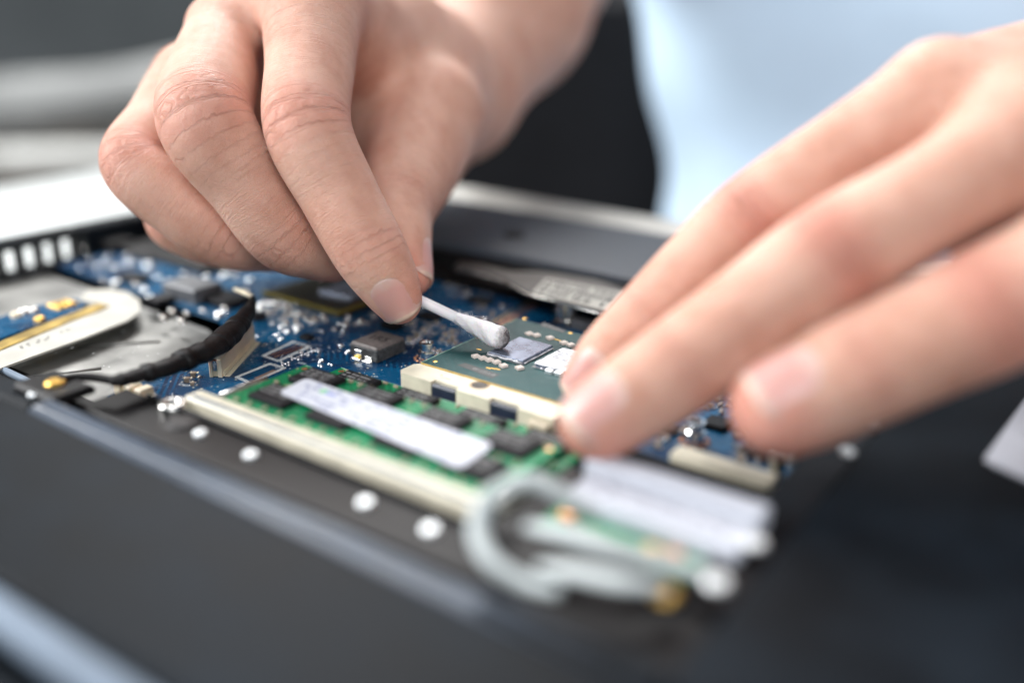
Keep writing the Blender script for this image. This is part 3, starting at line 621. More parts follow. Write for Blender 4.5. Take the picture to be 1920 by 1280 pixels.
card = empty('wireless_card', 'green card under a white labelled cover, in front of the middle fingertip', 'circuit card')
MB().box(51, 83.5, -60.5, -39.5, 4.0, 5.0).build('board', m_green, card)
MB().box(52.0, 82.2, -54.0, -46.0, 5.02, 8.2, .5).build('cover', m_label, card)
MB().box(50.0, 82.0, -44.9, -40.0, 5.02, 9.4, .5).build('cover', m_label, card)
dashes([(51.5, -52.8), (51.5, -47), (80, -47), (80, -52.8)], 8.21, 5, mat('grey_ink', (.18, .18, .22), .6), card, 'label_print', .6, .4, 1, 4)
for x, y in ((54.5, -56.8), (70, -57.2), (73.2, -56.4)):
    MB().box(x-1.3, x+1.3, y-1, y+1, 5.02, 6.1, .25).build('gold_terminal', m_copper if x < 60 or x > 72 else m_gold, card)
for k in range(9): chipbox(57+k*2.4, -58.2 - .3*(k % 2), 1.3, .8, 5.02, 5.7, m_steel if k % 3 else m_capb, 'capacitor', .1, card)

def cablet(name, label, cat, pth, flat=.55, n=8, m_=None):
    t = empty(name, label, cat); pts = spline([P(px, py, d) for (px, py, d, r) in pth], n)
    rr = np.interp(np.linspace(0, len(pth)-1, len(pts)), range(len(pth)), [r*d/F for (_, _, d, r) in pth])
    MB().tube(pts, list(rr), 20, flat=flat).build('sleeve', m_ or m_grey, t); return t
cablet('antenna_cable', 'grey cable bent into an open loop beside the near end of the memory slot', 'cable',
       [(1120, 965, 146, 18), (1060, 930, 146, 19), (990, 902, 146, 20), (922, 930, 143, 20), (896, 990, 140, 20), (920, 1050, 136, 20), (980, 1090, 134, 18), (1050, 1108, 132, 16)], 0.8)
cablet('antenna_cable', 'pale grey cable crossing the middle of the open loop towards the white card', 'cable',
       [(985, 985, 142, 15), (1060, 1000, 140, 25), (1150, 1028, 138, 27), (1230, 1050, 138, 24), (1330, 1075, 137, 16)], .5)
cablet('antenna_cable', 'lowest pale grey cable, ending at the brass screw on the dark deck', 'cable',
       [(1010, 1060, 134, 12), (1080, 1072, 132, 25), (1160, 1088, 130, 25), (1230, 1098, 130, 16), (1250, 1104, 130, 10)], .45)

pap = empty('paper_card', 'white card with a rounded corner lying at the far right of the dark deck', 'card')
q_ = [tuple(at(*p, 8.5)[:2]) for p in ((1843, 862), (1990, 925), (2150, 800), (1990, 650))]
MB().prism(rrect(q_), 8.02, 8.5).build('sheet', m_label, pap)
# ------------------------------------------------------------------ the person: one continuous body (both hands, arms, trunk) and a shirt
def W(px, py, d, r): return P(px, py, d), r * d / F
LH = {  # right hand of the person, left in the picture (joint: picture x, y, depth mm, radius px)
 'index': [W(586, 4, 246, 98), W(582, 118, 234, 84), W(577, 240, 222, 82), W(634, 362, 221, 74), W(690, 466, 220, 70), W(726, 526, 221, 59), W(746, 563, 222, 46)],
 'middle': [W(412, 56, 256, 58), W(400, 140, 243, 82), W(386, 228, 228, 90), W(462, 345, 229, 75), W(532, 436, 232, 71), W(588, 468, 237, 56), W(622, 486, 241, 44)],
 'ring': [W(352, 150, 266, 66), W(300, 232, 252, 62), W(252, 307, 240, 62), W(345, 387, 240, 67), W(425, 440, 242, 63), W(490, 462, 250, 48), W(520, 470, 257, 40)],
 'little': [W(352, 245, 280, 52), W(328, 340, 268, 44), W(312, 416, 258, 39), W(365, 448, 257, 40), W(405, 462, 258, 38), W(450, 470, 262, 32)],
 'thumb': [W(812, 214, 284, 76), W(778, 300, 270, 90), W(744, 388, 254, 74), W(748, 455, 243, 62), W(766, 512, 238, 47)],
}
LH_palm = [ # round cones a, b
 (W(592, 0, 250, 84), W(775, 130, 320, 110)), (W(505, 25, 256, 66), W(745, 120, 325, 100)), (W(418, 58, 260, 56), W(720, 150, 330, 90)),
 (W(362, 150, 272, 56), W(720, 190, 332, 85)), (W(362, 250, 284, 48), W(730, 230, 330, 85)),
 (W(815, 214, 284, 68), W(800, 150, 325, 100)), (W(815, 214, 284, 62), W(700, 170, 290, 66)), (W(700, 170, 290, 66), W(610, 60, 262, 66)), (W(812, 214, 290, 80), W(690, 120, 286, 80)), (W(740, 60, 300, 92), W(800, 170, 305, 84)), (W(690, 120, 282, 72), W(625, 40, 262, 70)), (W(690, 290, 284, 48), W(640, 180, 288, 60)), (W(770, 300, 278, 70), W(690, 260, 288, 50)),
 (W(420, 150, 280, 60), W(600, 160, 300, 70)), (W(600, 160, 300, 70), W(740, 180, 320, 90)), (W(400, 260, 285, 50), W(640, 240, 305, 70)),
 (W(778, 120, 322, 108), W(800, 255, 330, 92)), (W(800, 190, 328, 118), W(842, 170, 350, 128)), (W(842, 170, 350, 128), W(935, 10, 400, 168)), (W(935, 10, 400, 168), W(1090, -260, 500, 160)),
]
RH = {
 'index': [W(1756, 180, 176, 96), W(1594, 280, 180, 84), W(1414, 408, 185, 84), W(1314, 496, 187, 74), W(1222, 588, 189, 68), W(1144, 664, 190, 60), W(1104, 714, 191, 51)],
 'middle': [W(1925, 265, 162, 114), W(1745, 374, 162, 102), W(1562, 480, 165, 106), W(1412, 586, 167, 96), W(1277, 686, 168, 93), W(1182, 750, 168, 85), W(1122, 789, 168, 77)],
 'ring': [W(2110, 440, 152, 128), W(1975, 518, 152, 120), W(1846, 586, 154, 121), W(1730, 640, 156, 113), W(1620, 690, 158, 110), W(1524, 736, 160, 104), W(1464, 762, 160, 97)],
 'little': [W(2400, 620, 146, 110), W(2340, 720, 144, 98), W(2260, 800, 144, 96), W(2190, 840, 145, 90), W(2140, 862, 146, 80)],
 'thumb': [W(1960, 330, 215, 72), W(1800, 390, 212, 60), W(1690, 440, 205, 58), W(1600, 490, 203, 52)],
}
RH_palm = [
 (W(1760, 172, 178, 84), W(2260, 60, 235, 110)), (W(1930, 255, 165, 106), W(2300, 130, 225, 110)), (W(2120, 430, 155, 112), W(2360, 210, 225, 110)), (W(2390, 610, 150, 100), W(2440, 330, 225, 100)),
 (W(1850, 215, 172, 80), W(2200, 150, 205, 110)), (W(1960, 330, 212, 70), W(2280, 140, 240, 110)), (W(2050, 300, 170, 90), W(2300, 250, 210, 120)), (W(2240, 520, 155, 100), W(2380, 300, 215, 110)), (W(1990, 320, 180, 90), W(2250, 260, 215, 120)),
 (W(1830, 462, 170, 44), W(2010, 350, 166, 84)), (W(1700, 320, 182, 40), W(1900, 200, 172, 70)), (W(2290, 130, 232, 112), W(2400, 280, 228, 105)), (W(2330, 170, 240, 140), W(2480, 60, 300, 160)), (W(2480, 60, 300, 160), W(2560, -240, 420, 170)),
]
def rc(p, q): return (p[0], q[0], p[1], q[1])
def np_(x, y, z): return np.array([x, y, z], float)
elbL, elbR = W(1090, -260, 500, 160), W(2560, -240, 420, 170)
shL, shR = (P(1350, -640, 560), 48.), (P(2190, -640, 540), 48.)
TORSO = [rc(elbL, shL), rc(elbR, shR), (P(1440, -520, 590), P(2080, -520, 575), 80., 80.), (P(1500, -420, 590), P(1575, 420, 620), 108., 104.), (P(1980, -420, 590), P(1960, 420, 620), 112., 108.), (P(1740, -420, 600), P(1760, 640, 640), 118., 128.)]

fingers = []                                 # (chain, palm id)
for hid, HH in ((0, LH), (1, RH)):
    for nm, ch in HH.items(): fingers.append((hid, nm, ch))
palms = [[rc(a, b) for a, b in LH_palm], [rc(a, b) for a, b in RH_palm]]

def axis(lo, hi, fine, step):
    """grid coordinates: fine steps inside the ranges, growing steps outside"""
    xs = [lo]; x = lo
    while x < hi:
        d = min([max(0, a-x, x-b) for a, b in fine]); x += min(9.0, step + max(0, d-2)*.16); xs.append(x)
    return np.array(xs)
hp_ = {h: np.array([p for (hh, _, ch) in fingers if hh == h for (p, r) in ch] ) for h in (0, 1)}
vis = [p for (hh, n_, ch) in fingers for (p, r) in ch if not (hh == 1 and n_ == 'little')]
vis = np.array(vis); pad = 11
H = 0.85
allp = np.array([c for g in palms+[TORSO] for s_ in g for c in (s_[0], s_[1])])
lo_, hi_ = allp.min(0) - 140, allp.max(0) + 140
lo_[2] = allp[:, 2].min() - 140
gx, gy, gz = [axis(lo_[i], hi_[i], [(vis[:, i].min()-pad, vis[:, i].max()+pad)], H) for i in range(3)]
BIG = 60.0
Fd = np.full((len(gx), len(gy), len(gz)), BIG, np.float32)
def sdf_cone(X, Y, Z, a, b, ra, rb):
    ab = b-a; L2 = ab.dot(ab)
    t = ((X-a[0])*ab[0] + (Y-a[1])*ab[1] + (Z-a[2])*ab[2]) / L2; t = np.clip(t, 0, 1)
    d = np.sqrt((X-a[0]-t*ab[0])**2 + (Y-a[1]-t*ab[1])**2 + (Z-a[2]-t*ab[2])**2)
    return d - (ra + (rb-ra)*t)
def smin(a, b, k):
    h = np.maximum(k - np.abs(a-b), 0)/k; return np.minimum(a, b) - h*h*k*.25
def sl(prims, pad):
    mn = np.min([np.minimum(p[0]-p[2], p[1]-p[3]) for p in prims], 0) - pad; mx = np.max([np.maximum(p[0]+p[2], p[1]+p[3]) for p in prims], 0) + pad
    return tuple(slice(max(0, np.searchsorted(g, mn[i])-1), np.searchsorted(g, mx[i])+1) for i, g in enumerate((gx, gy, gz)))
def put_in(A, prims, k, pad=12):
    for p in prims:
        s_ = sl([p], pad); X, Y, Z = gx[s_[0]][:, None, None].astype(np.float32), gy[s_[1]][None, :, None].astype(np.float32), gz[s_[2]][None, None, :].astype(np.float32)
        A[s_] = smin(A[s_], sdf_cone(X, Y, Z, *p).astype(np.float32), k)
def finger_prims(ch): return [(ch[i][0], ch[i+1][0], ch[i][1], ch[i+1][1]) for i in range(len(ch)-1)]
camdir = RX[:, 2]
# extra flesh: knuckle bumps (towards the back of the finger) and finger pads
extra = {(0, 'index'): [], (0, 'middle'): []}
Pm = []
for h in (0, 1):
    A = np.full_like(Fd, BIG); put_in(A, palms[h], 9.0, 14); Pm.append(A)
T_ = np.full_like(Fd, BIG); put_in(T_, TORSO, 22.0, 30)
Fd = smin(smin(Pm[0], T_, 8.), smin(Pm[1], T_, 8.), .01)
KB = {'index': 5.5, 'middle': 6.0, 'ring': 5.0, 'little': 5.0, 'thumb': 9.0}
DN = 7
def dense(ch):
    q = spline([np.r_[a, r] for a, r in ch], DN); return [(x[:3], float(x[3])) for x in q]
for hid, nm, ch in fingers:
    pr = finger_prims(dense(ch)); s_ = sl(pr, 12)
    D = np.full_like(Fd, BIG); put_in(D, pr, .15, 8)
    sub = smin(D[s_], Pm[hid][s_], KB[nm]); Fd[s_] = smin(np.minimum(Fd[s_], BIG), sub, .35)
del Pm, T_, D

def surface_nets(A):
    nx, ny, nz = A.shape; ins = A < 0
    c = np.zeros((nx-1, ny-1, nz-1), np.int8)
    for i in (0, 1):
        for j in (0, 1):
            for k in (0, 1): c += ins[i:nx-1+i, j:ny-1+j, k:nz-1+k]
    act = np.argwhere((c > 0) & (c < 8)); idx = np.full(c.shape, -1, np.int32); idx[tuple(act.T)] = np.arange(len(act))
    acc = np.zeros((len(act), 3)); cnt = np.zeros(len(act)); G = (gx, gy, gz)
    cor = [(i, j, k) for i in (0, 1) for j in (0, 1) for k in (0, 1)]
    for a in cor:
        for ax_ in range(3):
            if a[ax_]: continue
            b = list(a); b[ax_] = 1
            ia = act + a; ib = act + b; va = A[tuple(ia.T)]; vb = A[tuple(ib.T)]; m = (va < 0) != (vb < 0)
            t = va/(va-vb+1e-12); pa = np.stack([G[q][ia[:, q]] for q in range(3)], 1); pb = np.stack([G[q][ib[:, q]] for q in range(3)], 1)
            acc[m] += (pa + (pb-pa)*t[:, None])[m]; cnt[m] += 1
    V = acc/cnt[:, None]; Q = []
    for ax_ in range(3):
        s0 = [slice(1, n-1) for n in A.shape]; s0[ax_] = slice(0, A.shape[ax_]-1); s1 = list(s0); s1[ax_] = slice(1, A.shape[ax_])
        d = ins[tuple(s0)].astype(np.int8) - ins[tuple(s1)]
        e = np.argwhere(d != 0); sg = d[tuple(e.T)]; off = np.array([1, 1, 1]); off[ax_] = 0; e = e + off
        o1, o2 = [q for q in range(3) if q != ax_]
        def c_(u, v): q = e.copy(); q[:, o1] -= u; q[:, o2] -= v; return idx[tuple(q.T)]
        q = np.stack([c_(1, 1), c_(0, 1), c_(0, 0), c_(1, 0)], 1)
        flip = (sg > 0) if ax_ != 1 else (sg < 0); q[~flip] = q[~flip][:, ::-1]; Q.append(q)
    return V, np.concatenate(Q)
V, Q = surface_nets(Fd)
# light smoothing
E_ = np.concatenate([Q[:, [0, 1]], Q[:, [1, 2]], Q[:, [2, 3]], Q[:, [3, 0]]])
def smooth_(V, it, lam):
    for _ in range(it):
        s_ = np.zeros_like(V); n_ = np.zeros(len(V))
        for a, b in ((0, 1), (1, 0)): np.add.at(s_, E_[:, a], V[E_[:, b]]); np.add.at(n_, E_[:, a], 1)
        V = V + lam*(s_/n_[:, None]-V)
    return V
V = smooth_(V, 3, .5)

# per-vertex finger coordinates: u along the finger, v round it, fold and redness masks
nV = len(V); fu = np.zeros(nV); fv = np.zeros(nV); fold = np.zeros(nV); red = np.zeros(nV); fine = np.zeros(nV); best = np.full(nV, 1e9); pale = np.zeros(nV)
zup = np.array([0, 0, 1.])
joint_idx = {5: (2, 4), 6: (2, 4), 7: (2, 4)}
NAILS = []
for hid, nm, ch in fingers:
    jj = (2, 4) if len(ch) >= 6 else (0, 2)
    dch = dense(ch); pts = np.array([q for q, r in dch]); rs = np.array([r for q, r in dch]); cum = np.r_[0, np.cumsum(np.linalg.norm(np.diff(pts, axis=0), axis=1))]
    mn, mx = pts.min(0)-rs.max()-5, pts.max(0)+rs.max()+5; ids = np.where(((V > mn) & (V < mx)).all(1))[0]; Vf = V[ids]
    cj = [cum[j*DN] for j in jj]
    for i in range(len(pts)-1):
        a, b = pts[i], pts[i+1]; ab = b-a; t = np.clip(((Vf-a)@ab)/ab.dot(ab), 0, 1); c = a + t[:, None]*ab; dv = Vf-c; dist = np.linalg.norm(dv, axis=1) - (rs[i]+(rs[i+1]-rs[i])*t)
        m = (dist < best[ids]) & (dist < 4)
        if not m.any(): continue
        k_ = ids[m]; dv = dv[m]; t = t[m]; dist = dist[m]
        td = pts[min(i+2, len(pts)-1)]-pts[max(i-1, 0)]; td = td/np.linalg.norm(td)
        dor = camdir*.8 + zup*(.35 if hid == 0 else .7)
        if (hid, nm) == (0, 'thumb'): dor = RX[:, 0]*1.0 + zup*.4 - camdir*.1
        if (hid, nm) == (1, 'thumb'): dor = -camdir*.5 + zup*.6
        dor = dor - td*dor.dot(td); dor /= np.linalg.norm(dor); sd = np.cross(td, dor)
        nd = dv/(np.linalg.norm(dv, axis=1)[:, None]+1e-9); cd_ = nd@dor; ang_ = np.arctan2(nd@sd, cd_)
        U_ = cum[i] + t*(cum[i+1]-cum[i]); w_ = np.clip(1-np.maximum(dist, 0)/4, 0, 1); back = np.clip((cd_+.15)/.6, 0, 1)
        fo = np.maximum(np.exp(-((U_-cj[0])/4.6)**2), .6*np.exp(-((U_-cj[1])/3.2)**2))
        rd_ = (.75 if hid else .6)*np.exp(-((U_-cj[0])/5.5)**2)*back + .3*np.exp(-((U_-cj[1])/4)**2)*back + .75*np.clip((U_-cum[-1]+9)/10, 0, 1) + .35*(1-back)
        fu[k_] = U_+hid*90+len(nm)*17; fv[k_] = ang_*7.5; fold[k_] = fo*back*w_; red[k_] = rd_*w_; fine[k_] = (.35+.65*back)*w_; best[k_] = dist
me = bpy.data.meshes.new('body'); me.vertices.add(nV); me.vertices.foreach_set('co', (V*S).astype(np.float32).ravel())
me.loops.add(len(Q)*4); me.loops.foreach_set('vertex_index', Q.ravel().astype(np.int32)); me.polygons.add(len(Q))
me.polygons.foreach_set('loop_start', np.arange(0, len(Q)*4, 4, dtype=np.int32)); me.polygons.foreach_set('use_smooth', np.ones(len(Q), bool))
me.update(calc_edges=True); me.validate()
for n_, a_ in (('fu', fu), ('fv', fv), ('fold', fold), ('red', red), ('fine', fine)):
    at_ = me.attributes.new(n_, 'FLOAT', 'POINT'); at_.data.foreach_set('value', a_.astype(np.float32))
NRM = np.zeros(nV*3, np.float32); me.vertices.foreach_get('normal', NRM); NRM = NRM.reshape(-1, 3)

def skin_mat():
    m = bpy.data.materials.new('skin'); m.use_nodes = True; nt = m.node_tree; N = nt.nodes; L = nt.links; b = N['Principled BSDF']
    def attr(n): a = N.new('ShaderNodeAttribute'); a.attribute_name = n; return a.outputs['Fac']
    def mth(op, a, b_=0.):
        r = N.new('ShaderNodeMath'); r.operation = op
        for i, q in enumerate((a, b_)):
            if isinstance(q, (int, float)): r.inputs[i].default_value = q
            else: L.new(q, r.inputs[i])
        return r.outputs[0]
    def rng(x, a, b_, lo=0., hi=1.):
        r = N.new('ShaderNodeMapRange'); r.inputs[1].default_value = a; r.inputs[2].default_value = b_; r.inputs[3].default_value = lo; r.inputs[4].default_value = hi; L.new(x, r.inputs[0]); return r.outputs[0]
    tc = N.new('ShaderNodeTexCoord')
    def noise(s, d=3, vec=None, dist=0):
        n = N.new('ShaderNodeTexNoise'); n.inputs['Scale'].default_value = s; n.inputs['Detail'].default_value = d; n.inputs['Distortion'].default_value = dist; L.new(vec or tc.outputs['Object'], n.inputs['Vector']); return n.outputs[0]
    cx = N.new('ShaderNodeCombineXYZ'); warp = noise(160, 2)
    L.new(mth('ADD', mth('MULTIPLY', attr('fu'), 1.0), mth('MULTIPLY', warp, 1.3)), cx.inputs[0]); L.new(mth('MULTIPLY', attr('fv'), .075), cx.inputs[1])
    cn = noise(.62, 2, cx.outputs[0]); cn2 = noise(1.25, 1, cx.outputs[0])
    c1 = rng(mth('ABSOLUTE', mth('SUBTRACT', cn, .5)), 0.0, .045, 1., 0.); c2 = rng(mth('ABSOLUTE', mth('SUBTRACT', cn2, .5)), 0.0, .06, .55, 0.)
    crease = mth('MAXIMUM', c1, c2)
    strie = noise(2.6, 2, cx.outputs[0]); micro = N.new('ShaderNodeTexVoronoi'); micro.feature = 'DISTANCE_TO_EDGE'; micro.inputs['Scale'].default_value = 1500; L.new(tc.outputs['Object'], micro.inputs['Vector'])
    mic = rng(micro.outputs['Distance'], 0, .12)
    fold_ = attr('fold'); cf = mth('MULTIPLY', crease, mth('POWER', fold_, 1.3))
    h = mth('SUBTRACT', mth('ADD', mth('MULTIPLY', strie, mth('ADD', mth('MULTIPLY', attr('fine'), .55), mth('MULTIPLY', fold_, .5))), mth('MULTIPLY', mic, .13)), mth('MULTIPLY', cf, .75))
    bp = N.new('ShaderNodeBump'); bp.inputs['Strength'].default_value = 1.0; bp.inputs['Distance'].default_value = 0.00042; L.new(h, bp.inputs['Height']); L.new(bp.outputs[0], b.inputs['Normal'])
    def mix(f, a, c):
        x = N.new('ShaderNodeMix'); x.data_type = 'RGBA'
        if isinstance(f, float): x.inputs['Factor'].default_value = f
        else: L.new(f, x.inputs['Factor'])
        for k, q in (('A', a), ('B', c)):
            if isinstance(q, tuple): x.inputs[k].default_value = (*q, 1)
            else: L.new(q, x.inputs[k])
        return x.outputs['Result']
    mott = rng(noise(75, 4), .36, .68); mott2 = rng(noise(310, 3), .4, .65)
    c = mix(mott, (.58, .305, .22), (.71, .435, .335))
    c = mix(mth('MULTIPLY', mott2, .35), c, (.74, .44, .34))
    c = mix(mth('MULTIPLY', rng(attr('red'), .1, .9), .7), c, (.68, .26, .20))
    c = mix(mth('MULTIPLY', cf, .4), c, (.46, .2, .13))
    L.new(c, b.inputs['Base Color'])
    b.inputs['Subsurface Weight'].default_value = .45; b.inputs['Subsurface Radius'].default_value = (1.0, .36, .2); b.inputs['Subsurface Scale'].default_value = .0028
    L.new(rng(noise(500), .3, .7, .46, .62), b.inputs['Roughness']); b.inputs['Specular IOR Level'].default_value = .32
    return m
m_skin = skin_mat()
me.materials.append(m_skin)
person = empty('person', 'person in a pale blue shirt with both hands over the laptop, one holding the swab', 'person')
body = bpy.data.objects.new('body', me); COL.objects.link(body); body.parent = person

# fine pale hairs on the backs of the fingers
hm = MB(); cand = np.where((fine > .9) & (fold < .25) & (fu < 90) & (NRM @ camdir > -.3))[0]; hr = np.random.RandomState(3)
for i in hr.choice(cand, 230, replace=False):
    n_ = NRM[i]; dn = np.array([.25, -.1, -1.]) + hr.normal(0, .25, 3); dn -= n_*dn.dot(n_); dn /= np.linalg.norm(dn); q = V[i]; l_ = hr.uniform(.8, 2.0); pts_ = [q]
    for k in range(4): dd = n_*(.55-.13*k) + dn*(.5+.12*k); pts_.append(pts_[-1] + dd/np.linalg.norm(dd)*l_/4)
    hm.tube(pts_, [.022, .02, .016, .012, .006], 4)
hm.build('fine_hair', mat('pale_hair', (.55, .42, .30), .5), person, kind='stuff')

# fingernails: curved plates laid on the finger tips
def nail_mat():
    m = bpy.data.materials.new('nail'); m.use_nodes = True; nt = m.node_tree; N = nt.nodes; L = nt.links; b = N['Principled BSDF']
    a = N.new('ShaderNodeAttribute'); a.attribute_name = 'pale'; n = N.new('ShaderNodeTexNoise'); n.inputs['Scale'].default_value = 300
    tc = N.new('ShaderNodeTexCoord'); L.new(tc.outputs['Object'], n.inputs['Vector'])
    x = N.new('ShaderNodeMix'); x.data_type = 'RGBA'; x.inputs['A'].default_value = (.68, .34, .30, 1); x.inputs['B'].default_value = (.76, .54, .46, 1)
    s_ = N.new('ShaderNodeMath'); s_.operation = 'MULTIPLY_ADD'; s_.inputs[1].default_value = .5; L.new(n.outputs[0], s_.inputs[0]); L.new(a.outputs['Fac'], s_.inputs[2])
    r = N.new('ShaderNodeMapRange'); r.inputs[1].default_value = .3; r.inputs[2].default_value = 1.2; L.new(s_.outputs[0], r.inputs[0]); L.new(r.outputs[0], x.inputs['Factor'])
    L.new(x.outputs['Result'], b.inputs['Base Color']); b.inputs['Roughness'].default_value = .38; b.inputs['Coat Weight'].default_value = .12; b.inputs['Coat Roughness'].default_value = .15
    b.inputs['Subsurface Weight'].default_value = .3; b.inputs['Subsurface Scale'].default_value = .0015; return m
m_nail = nail_mat()
m_nail2 = mat('nail_free_edge', (.70, .50, .41), .35, vscale=300, sss=.2)
def nail(hid, nm, ch, length, width, u0, tilt=0.0, dvec=None, lift=.1):
    """u0: start of the nail along the last bone, mm before the tip joint"""
    a, b, ra, rb = ch[-2][0], ch[-1][0], ch[-2][1], ch[-1][1]; td = (b-a)/np.linalg.norm(b-a)
    dor = dvec if dvec is not None else (camdir*.8 + zup*(.35 if hid == 0 else .7)); dor = dor-td*dor.dot(td); dor /= np.linalg.norm(dor); sd = np.cross(td, dor)
    from mathutils.bvhtree import BVHTree
    nu, nv = 21, 17; mm = MB(); base = b - td*u0; Pg = np.zeros((nu, nv, 3)); ucut = u0 + 1.6
    def hitp(u, s_):
        org = base + td*u + sd*s_ + dor*18; hit = BV.ray_cast(Vector(org), Vector(-dor), 40)
        return np.array(hit[0]) if hit[0] is not None else base + td*u + sd*s_ + dor*3
    for i in range(nu):
        for j in range(nv):
            fu_ = i/(nu-1); fv_ = j/(nv-1)*2-1
            wid = width*.5*(1 if fu_ > .3 else math.sqrt(max(.12, 1-((.3-fu_)/.315)**2)))*(1 if fu_ < .82 else math.sqrt(max(.05, 1-((fu_-.82)/.195)**2)))
            s_ = fv_*wid; u = fu_*length
            if u <= ucut: p = hitp(u, s_)
            else:
                p1, p0 = hitp(ucut, s_), hitp(ucut-1.2, s_); g = (p1-p0)/1.2; du = u-ucut; p = p1 + g*du - dor*.035*du*du
            edge = max(0, abs(fv_)-.8)/.2
            Pg[i, j] = p + dor*(lift*(1-edge) - .16*edge + (-.12 if i == 0 else 0))
    for _ in range(3): Pg[1:-1, 1:-1] = Pg[1:-1, 1:-1]*.5 + (Pg[:-2, 1:-1]+Pg[2:, 1:-1]+Pg[1:-1, :-2]+Pg[1:-1, 2:])*.125
    v = [tuple(q) for q in Pg.reshape(-1, 3)]
    f = [(i*nv+j, i*nv+j+1, (i+1)*nv+j+1, (i+1)*nv+j) for i in range(nu-1) for j in range(nv-1)]
    mm.add(v, f, 0, True)
    for k, q in enumerate(f):
        if k // (nv-1) >= nu-3: mm.mi[k] = 1
    o = mm.build('fingernail', [m_nail, m_nail2], person)
    pa = [min(1, max(0, 1-i/(nu-1)*3.2)*.75 + max(0, abs(j/(nv-1)*2-1)-.65)*.6 + max(0, i/(nu-1)-.75)*2.2) for i in range(nu) for j in range(nv)]
    o.data.attributes.new('pale', 'FLOAT', 'POINT').data.foreach_set('value', np.array(pa, np.float32)); sm_ = o.modifiers.new('thickness', 'SOLIDIFY'); sm_.thickness = .0002; sm_.offset = -1; return o
from mathutils.bvhtree import BVHTree
BV = BVHTree.FromPolygons([tuple(map(float, v)) for v in V], [tuple(map(int, q)) for q in Q])
nail(0, 'index', LH['index'], 10.8, 10.0, 6.4, dvec=camdir*1.0 - RX[:, 0]*.12)
nail(0, 'thumb', LH['thumb'], 11.5, 10, 7.0, dvec=RX[:, 0]*1.0 + zup*.3)
nail(0, 'middle', LH['middle'], 9.5, 9, 6)
nail(1, 'index', RH['index'], 11, 9.0, 6.5, dvec=camdir*.7 + zup*.6)
nail(1, 'middle', RH['middle'], 12, 11, 7.0, dvec=camdir*.55 + zup*.8)
nail(1, 'ring', RH['ring'], 12, 11.5, 7.0, dvec=camdir*.5 + zup*.85)
nail(1, 'little', RH['little'], 9.5, 9, 6.0, dvec=camdir*.5 + zup*.8)

# shirt: a slightly larger skin of cloth over trunk and upper arms
m_shirt = mat('pale_blue_cotton', (.60, .76, .92), .9, vscale=14, var=.04, bump=.4, bscale=900, spec=.2)
def cloth():
    prs = [(a, b, ra+9, rb+9) for a, b, ra, rb in TORSO[2:]]
    for e_, s_ in ((elbL, shL), (elbR, shR)): prs.append((e_[0]*.3+s_[0]*.7, s_[0], 56., 60.))
    mn = np.min([np.minimum(p[0], p[1]) for p in prs], 0)-150; mx = np.max([np.maximum(p[0], p[1]) for p in prs], 0)+150
    global gx, gy, gz
    gx, gy, gz = [np.arange(mn[i], mx[i], 9.) for i in range(3)]
    A = np.full((len(gx), len(gy), len(gz)), BIG, np.float32); put_in(A, prs, 26., 40)
    X, Y, Z = gx[:, None, None], gy[None, :, None], gz[None, None, :]
    A += (6.5*np.sin(X*.035+Z*.028+1.5*np.sin(Y*.02)) + 2.5*np.sin(Z*.06-X*.02)).astype(np.float32)   # soft folds
    V_, Q_ = surface_nets(A); m = MB(); m.v = [tuple(p) for p in V_.tolist()]; m.f = [tuple(q) for q in Q_.tolist()]; m.mi = [0]*len(m.f); m.sm = [True]*len(m.f)
    return m.build('shirt', m_shirt, person)
cloth()

# ------------------------------------------------------------------ cotton swab held between index finger and thumb
sw = empty('cotton_swab', 'white cotton swab with a dirty grey tip, held over the silver processor die', 'cotton swab')
tip = at(952, 641, 8.2); sh1 = P(800, 569, 231)
ax_ = tip - sh1; Ls = np.linalg.norm(ax_); ax_ /= Ls
butt = tip - ax_*74
MB().tube([butt, tip - ax_*6], 1.28, 20).build('stick', m_shaft, sw)
def cotton_mat():
    m = mat('cotton_tip_fibre', (.86, .86, .9), .95, vscale=1700, var=.03, bump=1.0, bscale=2600, spec=.1, sss=.3); nt = m.node_tree; N = nt.nodes; L = nt.links; b = N['Principled BSDF']
    a = N.new('ShaderNodeAttribute'); a.attribute_name = 'dirt'; n = N.new('ShaderNodeTexNoise'); n.inputs['Scale'].default_value = 1500; n.inputs['Detail'].default_value = 8; n.inputs['Roughness'].default_value = .8
    tc = N.new('ShaderNodeTexCoord'); L.new(tc.outputs['Object'], n.inputs['Vector'])
    ad = N.new('ShaderNodeMath'); ad.operation = 'ADD'; L.new(a.outputs['Fac'], ad.inputs[0]); L.new(n.outputs[0], ad.inputs[1])
    r = N.new('ShaderNodeMapRange'); r.inputs[1].default_value = .92; r.inputs[2].default_value = 1.5; L.new(ad.outputs[0], r.inputs[0])
    x = N.new('ShaderNodeMix'); x.data_type = 'RGBA'; x.inputs['A'].default_value = (.93, .93, .95, 1); x.inputs['B'].default_value = (.11, .105, .11, 1); L.new(r.outputs[0], x.inputs['Factor']); L.new(x.outputs['Result'], b.inputs['Base Color'])
    return m
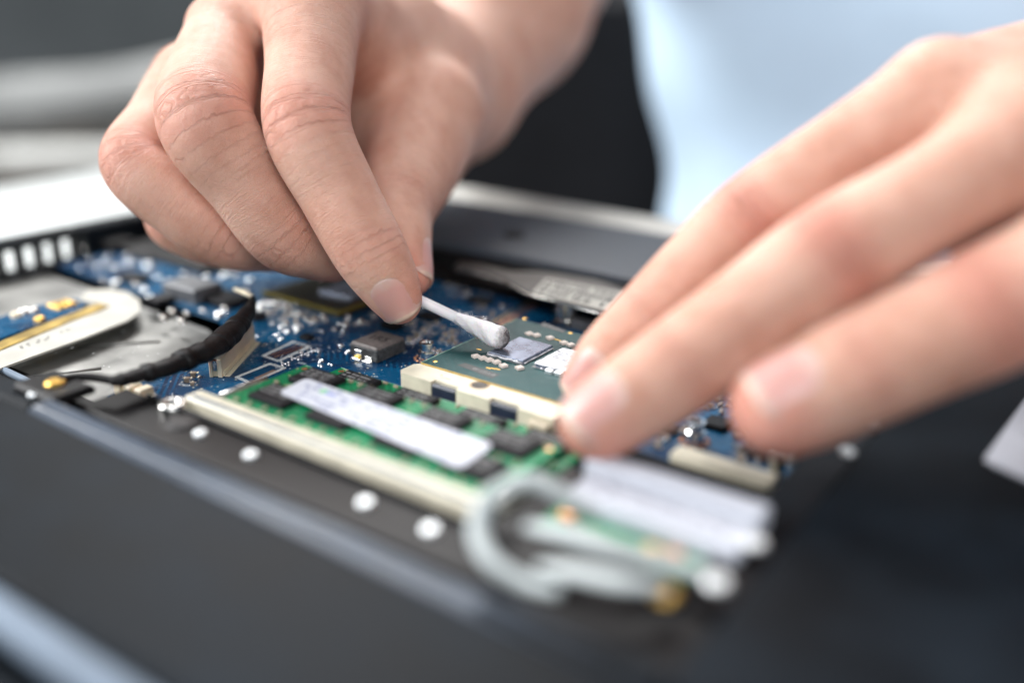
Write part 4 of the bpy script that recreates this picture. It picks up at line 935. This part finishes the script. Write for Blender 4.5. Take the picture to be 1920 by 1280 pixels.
def bud(c_end, dirn, name, dirty):
    n = 40; k_ = 46; u = np.cross(dirn, zup); u /= np.linalg.norm(u); v_ = np.cross(u, dirn); m = MB(); pts = []; dirt = []
    L_ = 14.5
    for i in range(k_):
        s_ = i/(k_-1)*L_; q = s_
        if q > L_-2.5: r = 2.75*math.sqrt(max(0.0004, 1-((q-(L_-2.5))/2.5)**2))
        else: r = 1.32 + 1.43*min(1, max(0, q/(L_-3.2)))**.9
        for j in range(n):
            a = math.tau*j/n; rr2 = r*(1 + .035*math.sin(a*5+q*1.3) + .03*rnd.uniform(-1, 1)*(q < L_-.5)); d_ = u*math.cos(a)+v_*math.sin(a)
            pts.append(c_end - dirn*(L_-q) + d_*rr2)
            side = d_@RX[:, 0]*.55 + max(0, -d_[2])*.5
            dirt.append(max(0, min(1.0, (q-(L_-5.4))/5.0 + side*.7)) if dirty else 0)
    f = [(i*n+j, i*n+(j+1) % n, (i+1)*n+(j+1) % n, (i+1)*n+j) for i in range(k_-1) for j in range(n)] + [tuple(range((k_-1)*n, k_*n))]
    m.add(pts, f, 0, True); o = m.build(name, cotton_mat(), sw); a_ = o.data.attributes.new('dirt', 'FLOAT', 'POINT'); a_.data.foreach_set('value', np.array(dirt, np.float32)); return o
bud(tip, ax_, 'cotton_tip', True); bud(butt, -ax_, 'cotton_tip', False)
u = np.cross(ax_, zup); u /= np.linalg.norm(u); v_ = np.cross(u, ax_)
fb = MB()
for k in range(260):
    q = rnd.choice([rnd.uniform(.5, 14), rnd.uniform(10.5, 15)]); r = 2.5 if q < 9 else max(1.35, 2.5-(q-9)*.23)
    a = rnd.uniform(0, math.tau); d_ = u*math.cos(a)+v_*math.sin(a); p = tip - ax_*q + d_*(r-.1); dr = d_*rnd.uniform(.1, .7) - ax_*rnd.uniform(-.8, .8) + u*rnd.uniform(-.5, .5)
    pts = [p]; l_ = rnd.uniform(.3, 1.1)/5*(1.8 if q > 10 else 1)
    for s_ in range(5):
        dr = dr + np.array([rnd.uniform(-.5, .5) for _ in range(3)])*1.3; dr /= np.linalg.norm(dr); pts.append(pts[-1] + dr*l_)
    fb.tube(pts, .013, 4)
fb.build('loose_fibres', m_cotton, sw, kind='stuff')
